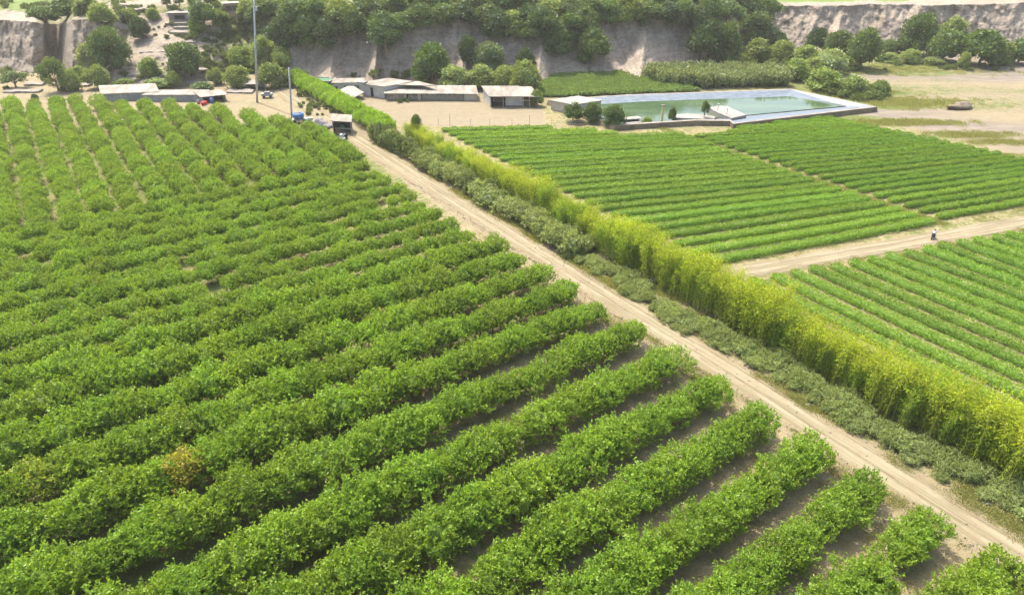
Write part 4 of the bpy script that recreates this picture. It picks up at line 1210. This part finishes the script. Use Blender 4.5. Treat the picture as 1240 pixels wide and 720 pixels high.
MB().box(-.45, .45, -1.1, .9, .45, .95).add([(-.35, -1.1, .95), (.35, -1.1, .95), (.35, -.1, .95), (-.35, -.1, .95), (-.28, -1.0, 1.25), (.28, -1.0, 1.25), (.3, -.15, 1.3), (-.3, -.15, 1.3)], [(0, 1, 5, 4), (1, 2, 6, 5), (2, 3, 7, 6), (3, 0, 4, 7), (4, 5, 6, 7)]).build('body', M['metal'], t)
MB().box(-.28, .28, .3, .8, .95, 1.15).build('seat', M['rubber'], t)
MB().tube([(0, -.05, 1.2), (0, .15, 1.5)], .04).tube([(.22 * math.cos(k * .63), .15 + .05 * math.sin(k * .63), 1.5 + .18 * math.sin(k * .63)) for k in range(11)], .025, 5).build('steering_wheel', M['rubber'], t)
for x, y, r_, w_ in ((-.75, .5, .62, .32), (.75, .5, .62, .32), (-.6, -.9, .38, .22), (.6, -.9, .38, .22)):
    wh = MB().lathe([(r_ * .55, -w_ / 2), (r_ * .93, -w_ / 2), (r_, -w_ * .3), (r_, w_ * .3), (r_ * .93, w_ / 2), (r_ * .55, w_ / 2)], 18, (x, y, r_), 'x').build('wheel', M['rubber'], t)
    MB().lathe([(r_ * .5, -w_ * .4), (r_ * .5, w_ * .4)], 14, (x, y, r_), 'x').build('rim', M['sack'], wh)
MB().box(-1.2, 1.2, -1.55, -1.15, .35, .6).build('front_bar', M['metal'], t)
tag(t, 'small grey tractor parked in front of the netted shelter', 'tractor')
# heap and blue tub left of the shelter
p = G(386, 152); t = empty('heap', p, 0)
Vc, Fc = ico((3.2, 2.2, 1.5), (0, 0, .1), 22, 12, .35, 5)
o = obj('heap_of_sacks', mesh_np('heap_of_sacks', Vc, Fc, M['sack'], None, True), t)
Vc, Fc = ico((1.8, 1.5, .8), (3.0, -1.5, .0), 16, 9, .4, 8)
obj('spilled_pile', mesh_np('spilled_pile', Vc, Fc, M['sack'], None, True), t)
tag(t, 'pale grey-white heap lying between the blue tub and the shelter', 'heap')
p = G(362.5, 148); t = empty('blue_tub', p, .3)
MB().lathe([(1.0, .9), (1.35, 1.3), (1.4, 1.9), (1.25, 2.3), (.9, 2.35), (.85, 2.1), (.2, 2.0)], 18).build('tub', M['blue'], t, True)
MB().lathe([(.02, 2.05), (.82, 2.12), (.7, 2.42), (.25, 2.6)], 12).build('contents', M['sack'], t, True)
MB().box(-1.6, 1.9, -.9, .9, .45, .9).build('base', M['greywall'], t)
for sx_ in (-1.1, 1.2): MB().lathe([(.42, -.95), (.42, -.75)], 14, (sx_, 0, .42), 'y').build('wheel', M['rubber'], t)
MB().box(2.0, 3.4, -.5, .5, 0, .9).build('side_box', M['bluewall'], t)
tag(t, 'blue tub on a grey wheeled base at the foot of the shorter pole', 'tub')

# poles
def pole(px, pyb, hpx, r, label, arms=True, name='utility_pole', lean=0.0):
    p = G(px, pyb); s = pxm(p); hh = hpx / s / math.cos(PITCH - math.atan((360 - pyb + hpx / 2) / FPX))
    t = empty(name, p); t.rotation_euler = (0, lean, 0)
    MB().tube([(0, 0, -.3), (0, 0, hh * .5), (0, 0, hh)], [r, r * .85, r * .6], 10).build('shaft', M['metal'], t, True)
    if arms:
        MB().box(-1.1, 1.1, -.07, .07, hh - 1.5, hh - 1.3).build('crossarm', M['metal'], t)
        for x in (-.95, 0, .95): MB().lathe([(.05, hh - 1.3), (.11, hh - 1.2), (.05, hh - 1.0)], 8, (x, 0, 0)).build('insulator', M['sack'], t)
        MB().box(.25, .75, -.2, .2, hh - 4.6, hh - 3.5).build('switch_box', M['metal'], t)
    tag(t, label, 'pole')
pole(311.5, 123.5, 122, .30, 'very tall grey pole with a crossarm standing on the bare ground', True, lean=R(9))
pole(353.5, 143.5, 58, .26, 'shorter plain pole next to the blue tub', False, lean=R(6))
for q, (px, py, hp) in enumerate(((474, 156, 13), (479, 156.5, 12.5))):
    pole(px, py, hp, .16, ('left', 'right')[q] + ' one of the two short dark posts by the bright bush row', False, 'short_post')
pole(852.5, 141, 27, .07, 'thin bare rod rising behind the slender tree by the white slab', False, 'thin_rod')
p = G(801, 149.5); t = empty('post', p); MB().box(-.28, .28, -.2, .2, -.1, 4.4).build('shaft', M['yellowpost'], t, bevel=.03); MB().box(-.5, .35, -.24, .24, 4.4, 4.65).build('cap', M['concrete'], t)
tag(t, 'yellowish square post between the trough and the cypress-like tree', 'post')

# wire fence along the near edge of the yard
fp = [(505, 150.5), (531, 151), (545, 151.5), (570, 151), (593, 151), (620, 151.5), (641, 152), (668, 152), (690, 152.5), (712, 152)]
p0 = G(*fp[0]); t = empty('wire_fence', p0)
for k, q in enumerate(fp):
    v = G(*q) - p0; h_ = 2.6 if k in (2, 6) else 1.6
    MB().tube([(v.x, v.y, -.2), (v.x, v.y, h_)], .06 if h_ > 2 else .045, 5).build('fence_post', M['wood'], t)
w = MB()
for z in (.5, .9, 1.35): w.tube([tuple((G(*q) - p0) + Vector((0, 0, z))) for q in fp], .012, 3, False)
w.build('wire', M['metal'], t)
tag(t, 'thin wire fence on posts between the sandy yard and the crop field', 'fence')

# reservoir
zt = 1.15
outer = [G(664, 121, zt), G(760, 114.5, zt), G(958, 107.5, zt), G(1062, 129.5, zt), G(888, 150, zt), G(884, 146.5, zt), G(842, 146, zt), G(745, 152, zt)]
cen = sum(outer, Vector()) / len(outer)
org = Vector((cen.x, cen.y, 0)); t = empty('reservoir', org)
O = [(v.x - org.x, v.y - org.y) for v in outer]
wat = [G(700, 128, .25), G(780, 123, .25), G(955, 116.8, .25), G(1028, 128, .25), G(903, 139.5, .25), G(884, 141, .25), G(840, 146.5, .25), G(752, 151, .25)]
Wt = [(v.x - org.x, v.y - org.y) for v in wat]
def inset(P, Q, f): return [(a[0] + (b[0] - a[0]) * f, a[1] + (b[1] - a[1]) * f) for a, b in zip(P, Q)]
def ring(A, za, B, zb, name, mat):
    n = len(A); mb = MB()
    mb.add([(x, y, za) for x, y in A] + [(x, y, zb) for x, y in B], [(i, (i + 1) % n, n + (i + 1) % n, n + i) for i in range(n)])
    return mb.build(name, mat, t)
flare = [(x * 1.012 + (0), y * 1.012) for x, y in O]
ring(flare, -.2, O, zt, 'bank', M['brown'])
R1 = []
for i, (x, y) in enumerate(O):
    L_ = math.hypot(Wt[i][0] - x, Wt[i][1] - y); f = min(.8, 1.1 / max(L_, .01)); R1.append((x + (Wt[i][0] - x) * f, y + (Wt[i][1] - y) * f))
ring(O, zt, R1, zt + .02, 'rim', M['concrete'])
Wd = [(x * .97, y * .97) for x, y in Wt]
ring(R1, zt + .02, Wd, .0, 'liner', M['liner'])
mb = MB(); mb.add([(x, y, .25) for x, y in Wt], [tuple(range(len(Wt)))]); mb.build('water', M['water'], t)
tag(t, 'wide reservoir with blue-grey lining and green water behind the far right field', 'reservoir')
# pump house at its left corner
p0, p1 = G(667, 132.5), G(694, 138)
th_, L = house('pump_house', 'small white flat-roofed building at the left corner of the reservoir', p0, p1, 8, 2.3, 2.3, M['beige'], M['white'], .3, 'flrb', skew=3.5)
MB().box(L * .6, L * .72, -.05, .02, .4, 1.7).build('window', M['dark'], th_)
# sloping slab, low slab, trough
def slab(name, pix, z0, z1, mat, label, cat):
    ps = [G(x, y, z) for (x, y), z in zip(pix, z1)]
    o_ = Vector((ps[0].x, ps[0].y, 0)); pl = [(v.x - o_.x, v.y - o_.y) for v in ps]
    ob = MB().prism(pl, z0, list(z1)).build(name, mat); ob.location = o_; tag(ob, label, cat); return ob
slab('slab', [(858, 130.5), (869, 127.8), (880, 128.5), (904, 139), (886, 143), (870, 136.5)], -.1, [1.5, 1.4, 1.35, 1.3, 1.3, 1.4], M['white'], 'pale sloping concrete slab running into the reservoir water', 'slab')
sb = slab('slab', [(817, 142.5), (819, 138.5), (832, 137.5), (848, 138.5), (866, 141), (864, 145.5), (845, 143.5)], -.1, [.9, .9, 1, 1, .9, .8, .8], M['white'], 'low white slab between the cypress-like tree and the slender tree', 'slab')
for k, (px, py) in enumerate(((869, 134), (880, 139))):
    p = G(px, py, 1.35); t2 = empty('valve_post', p)
    MB().tube([(0, 0, -.1), (0, 0, 1.7)], .07, 6).build('pipe', M['concrete'], t2); MB().lathe([(.28, 1.6), (.28, 1.7)], 10).build('hand_wheel', M['metal'], t2)
    tag(t2, ('left', 'right')[k] + ' valve post standing on the sloping concrete slab', 'valve')
p0, p1 = G(757.5, 151), G(777, 149.5)
ang, L = frame(p0, p1); t = empty('trough', p0, ang)
MB().box(-.3, L + .1, .5, 2.6, .95, 1.15).build('top_slab', M['white'], t); MB().box(0, L * .93, -.6, .5, .32, .5).build('lower_slab', M['white'], t)
MB().box(.2, L - .4, .8, 2.2, -.1, .95).build('base', M['dark'], t); MB().box(L - .25, L - .05, -.1, .1, -.1, 1.2).build('post', M['yellowpost'], t)
MB().box(.2, L * .85, -.4, .3, -.1, .32).build('plinth', M['greywall'], t)
tag(t, 'low trough of two pale slabs beside the three reservoir trees', 'trough')

# buildings and terraces on the slope at upper left
def hits(px, py): return hit(px, py)
p0, p1 = hits(205, 25), hits(240, 23.5)
t, L = house('hill_building', 'low flat building with a pale roof at the head of the ravine path', p0, p1, 6, 2.2, 2.2, M['concrete'], M['white'], .5, 'flrb', cat='building')
MB().box(L * .2, L * .55, -.05, .02, .3, 1.5).build('opening', M['dark'], t); MB().box(L * .62, L * .9, -.05, .02, .6, 1.4).build('opening', M['greywall'], t)
MB().box(-.8, L * .65, -3.2, -.4, -1.6, -.35).build('terrace', M['concrete'], t)
p0, p1 = hits(273, 19), hits(292, 19)
t, L = house('pink_hut', 'small pink hut with a dark window band on the slope top', p0, p1, 4, 3.6, 3.6, M['pinkwall'], M['white'], .3, 'flrb', cat='hut')
w_ = MB().box(L * .12, L * .9, -.05, .02, 1.4, 2.9).build('window', M['glass'], t)
MB().box(L * .5, L * .53, -.08, -.05, 1.4, 2.9).build('mullion', M['pinkwall'], w_)
MB().box(L * .1, L * .92, -.09, -.02, 1.2, 1.4).build('sill', M['white'], t)
MB().box(-.6, L + .6, -1.4, -.1, -.8, .1).build('terrace', M['pinkwall'], t)
p0, p1 = hits(230, 97), hits(253, 96)
t, L = house('shelter', 'small flat-roofed open shelter right of the ravine tree', p0, p1, 3, 2.1, 2.1, M['greywall'], M['roof'], .3, 'b', cat='shelter')
for x in (.1, L * .5, L - .1): MB().box(x - .07, x + .07, -.05, .09, -.1, 2.1).build('post', M['wood'], t)
p0, p1 = hits(297, 109), hits(322, 109)
t, L = house('carport', 'white low carport roof just left of the tall pole', p0, p1, 3.4, 1.6, 1.9, M['greywall'], M['white'], .3, 'b', cat='carport', skew=-1)
for x in (.1, L - .1): MB().box(x - .06, x + .06, -.05, .07, -.1, 1.6).build('post', M['metal'], t)
# parked cart right of the tall pole
p = G(324, 118); t = empty('trailer', p, .2)
MB().box(-1.5, 1.5, -.7, .7, .5, 1.2).build('body', M['bluewall'], t, bevel=.05); MB().box(-.7, .9, -.6, .6, 1.2, 1.6).build('cover', M['sack'], t, bevel=.05)
for sx_ in (-.9, .9):
    for sy_ in (-.75, .62): MB().lathe([(.35, 0), (.35, .13)], 12, (sx_, sy_, .35), 'y').build('wheel', M['rubber'], t)
tag(t, 'small grey-blue trailer parked right of the tall pole', 'trailer')
terr = [(170, 64, 206, 'long pale stone terrace wall above the ravine tree'), (137, 92, 172, 'pale stone slabs at the foot of the slope behind the long shed'), (150, 97, 170, 'lower pale stone slabs just behind the long shed'),
        (195, 92, 214, 'short stone ledge left of the ravine tree trunk'), (206, 40, 238, 'pale stone ledge across the ravine path, upper one'), (210, 34, 234, 'pale step at the turn of the ravine path'),
        (222, 52, 238, 'small stone ledge low in the ravine path'), (130, 7, 165, 'pale rock terrace at the top edge of the view, left'), (140, 13, 186, 'pale rock terrace under the top edge, second down'),
        (142, 20, 158, 'short rock ledge on the upper left slope'), (138, 33, 157, 'pale rock ledge above the big dark round tree'), (90, 104, 108, 'pale low wall between the bushes left of the long shed'),
        (4, 112, 48, 'pale low wall at the far left behind the orchard'), (30, 103, 52, 'low stone ledge below the far left cliff'), (90, 98, 112, 'pale ledge under the split cliff'),
        (262, 12, 270, 'small pale wall left of the pink hut'), (540, 7, 565, 'pale flat roof patch in the canopy at the top centre'), (498, 5, 508, 'small pale patch of wall in the canopy, left of top centre'),
        (275, 112, 306, 'long low pale wall on the bare ground behind the tall pole'), (365, 92.5, 436, 'pale low wall along the foot of the shaded cliff')]
for k, (x0, y, x1, lab) in enumerate(terr):
    a_, b_ = hits(x0, y), hits(x1, y - r4.uniform(-.6, .6))
    o_ = a_; d_ = b_ - a_; n_ = 9; pl = []; zs0 = []; zs1 = []
    for i in range(n_ + 1):
        v = d_ * (i / n_); pl.append((v.x, v.y + r4.uniform(-.3, .3) - .6)); zs1.append(v.z + .35 + r4.uniform(-.1, .1))
    for i in range(n_, -1, -1):
        v = d_ * (i / n_); pl.append((v.x, v.y + 1.8 + r4.uniform(-.5, .5))); zs1.append(v.z + .55 + r4.uniform(-.1, .1))
    mb = MB(); m_ = len(pl)
    for i in range(n_):
        q = [pl[i], pl[i + 1], pl[m_ - 2 - i], pl[m_ - 1 - i]]; zz = [zs1[i], zs1[i + 1], zs1[m_ - 2 - i], zs1[m_ - 1 - i]]
        mb.prism(q, [z - 1.0 for z in zz], zz)
    ob = mb.build('terrace_wall', M['concrete']); ob.location = o_; tag(ob, lab, 'wall', None, 'thing')

# boulder in the dry river bed, litter
p = G(1161, 131); Vc, Fc = ico((3.4, 1.6, 1.0), (0, 0, .45), 20, 10, .4, 15)
o = obj('boulder', mesh_np('boulder', Vc, Fc, M['brown'], None, False)); o.location = p; o.rotation_euler = (0, 0, .25)
tag(o, 'dark flat boulder lying in the dry river bed', 'boulder')
def litter(p, s, seed, label):
    r = random.Random(seed); vs = []; n = 5
    for i in range(n):
        for j in range(n): vs.append(((i / (n - 1) - .5) * s * 1.5 + r.uniform(-.05, .05), (j / (n - 1) - .5) * s + r.uniform(-.05, .05), .05 + r.uniform(0, .35) * s * .5))
    fs = [(i * n + j, (i + 1) * n + j, (i + 1) * n + j + 1, i * n + j + 1) for i in range(n - 1) for j in range(n - 1)]
    mb = MB(); mb.add(vs, fs); o_ = mb.build('scrap', M['white']); o_.location = p; sd = o_.modifiers.new('thick', 'SOLIDIFY'); sd.thickness = .02
    tag(o_, label, 'scrap')
litter(G(794, 339), 1.0, 1, 'white scrap lying at the foot of the bamboo hedge')
litter(G(978, 490), .4, 2, 'small white scrap on the verge near the grey-green shrubs')
litter(G(1196, 609), .35, 3, 'small pale scrap at the verge close to the lower right')
litter(G(721, 323), .6, 4, 'dull scrap lying on the verge beside the road')

# rider on the track
p = G(1129, 288.5); t = empty('motorcycle', p, angt - R(62))
def skin_fig(name, verts, edges, radii, mat, parent, sub=1):
    me = bpy.data.meshes.new(name); me.from_pydata(verts, edges, []); o_ = obj(name, me, parent); me.materials.append(mat)
    o_.modifiers.new('skin', 'SKIN')
    for i, r_ in enumerate(radii):
        me.skin_vertices[0].data[i].radius = (r_, r_)
    me.skin_vertices[0].data[0].use_root = True
    s_ = o_.modifiers.new('sub', 'SUBSURF'); s_.levels = sub; s_.render_levels = sub
    for pl_ in me.polygons: pl_.use_smooth = True
    return o_
# local +y is the way the machine faces
for y in (-.62, .66):
    wh = MB().lathe([(.22, -.05), (.29, -.05), (.31, 0), (.29, .05), (.22, .05)], 20, (0, y, .31), 'x').build('wheel', M['rubber'], t)
    MB().lathe([(.06, -.06), (.06, .06)], 8, (0, y, .31), 'x').build('hub', M['metal'], wh)
MB().box(-.1, .1, -.6, .3, .42, .66).box(-.14, .14, -.25, .2, .25, .45).tube([(0, .66, .31), (0, .42, .95)], .035).tube([(0, -.62, .31), (0, -.1, .42)], .035).build('frame', M['rubber'], t)
MB().lathe([(.1, -.28), (.17, -.1), (.17, .15), (.08, .3)], 10, (0, .12, .78), 'y').build('tank', M['metal'], t, True)
MB().box(-.12, .12, -.75, -.05, .72, .8).build('seat', M['rubber'], t, bevel=.03)
MB().tube([(-.36, .3, 1.02), (-.1, .42, 1.0), (.1, .42, 1.0), (.36, .3, 1.02)], .022).build('handlebar', M['metal'], t)
MB().lathe([(.03, .40), (.10, .47), (.10, .53)], 12, (0, 0.02, .88), 'y').build('headlight', M['sack'], t)
tag(t, 'dark motorcycle ridden along the dirt track between the two right fields', 'motorcycle')
pr = empty('person', t.location.copy(), t.rotation_euler[2])
bv = [(0, -.25, .88), (0, -.22, 1.08), (0, -.14, 1.32), (0, -.10, 1.44), (0, -.06, 1.56), (-.2, -.12, 1.36), (-.3, .05, 1.14), (-.33, .27, 1.04), (.2, -.12, 1.36), (.3, .05, 1.14), (.33, .27, 1.04),
      (-.12, -.2, .86), (-.26, .2, .74), (-.2, .08, .34), (-.2, .22, .28), (.12, -.2, .86), (.26, .2, .74), (.2, .08, .34), (.2, .22, .28)]
be = [(0, 1), (1, 2), (2, 3), (3, 4), (2, 5), (5, 6), (6, 7), (2, 8), (8, 9), (9, 10), (0, 11), (11, 12), (12, 13), (13, 14), (0, 15), (15, 16), (16, 17), (17, 18)]
br = [.15, .14, .16, .06, .07, .08, .055, .045, .08, .055, .045, .11, .085, .06, .05, .11, .085, .06, .05]
skin_fig('body', bv, be, br, M['denim'], pr)
skin_fig('shirt', [(0, -.25, .95), (0, -.22, 1.1), (0, -.14, 1.33), (-.2, -.12, 1.36), (-.3, .05, 1.15), (.2, -.12, 1.36), (.3, .05, 1.15)], [(0, 1), (1, 2), (2, 3), (3, 4), (2, 5), (5, 6)], [.17, .165, .18, .1, .075, .1, .075], M['cloth'], pr)
MB().lathe([(.06, 1.44), (.10, 1.50), (.115, 1.60), (.10, 1.70), (.04, 1.74)], 12, (0, -.05, 0)).build('head', M['skin'], pr, True)
MB().lathe([(.125, 1.58), (.14, 1.64), (.125, 1.72), (.07, 1.78), (.01, 1.79)], 12, (0, -.05, 0)).build('helmet', M['sack'], pr, True)
tag(pr, 'person in a pale shirt and light helmet riding the motorcycle on the dirt track', 'person')

# ------------------------------------------------------------------ the air
hz, nt, out = newmat('pale_haze')
pv = N(nt, 'ShaderNodeVolumePrincipled'); pv.inputs['Color'].default_value = (1.0, .97, .90, 1); pv.inputs['Density'].default_value = .00017
pv.inputs['Anisotropy'].default_value = .2
nt.links.new(pv.outputs[0], out.inputs['Volume'])
hb_ = MB().box(-4200, 4200, -3200, 6300, -3.0, 62).build('haze', hz); tag(hb_, 'thin pale haze over the valley', 'haze', None, 'stuff')
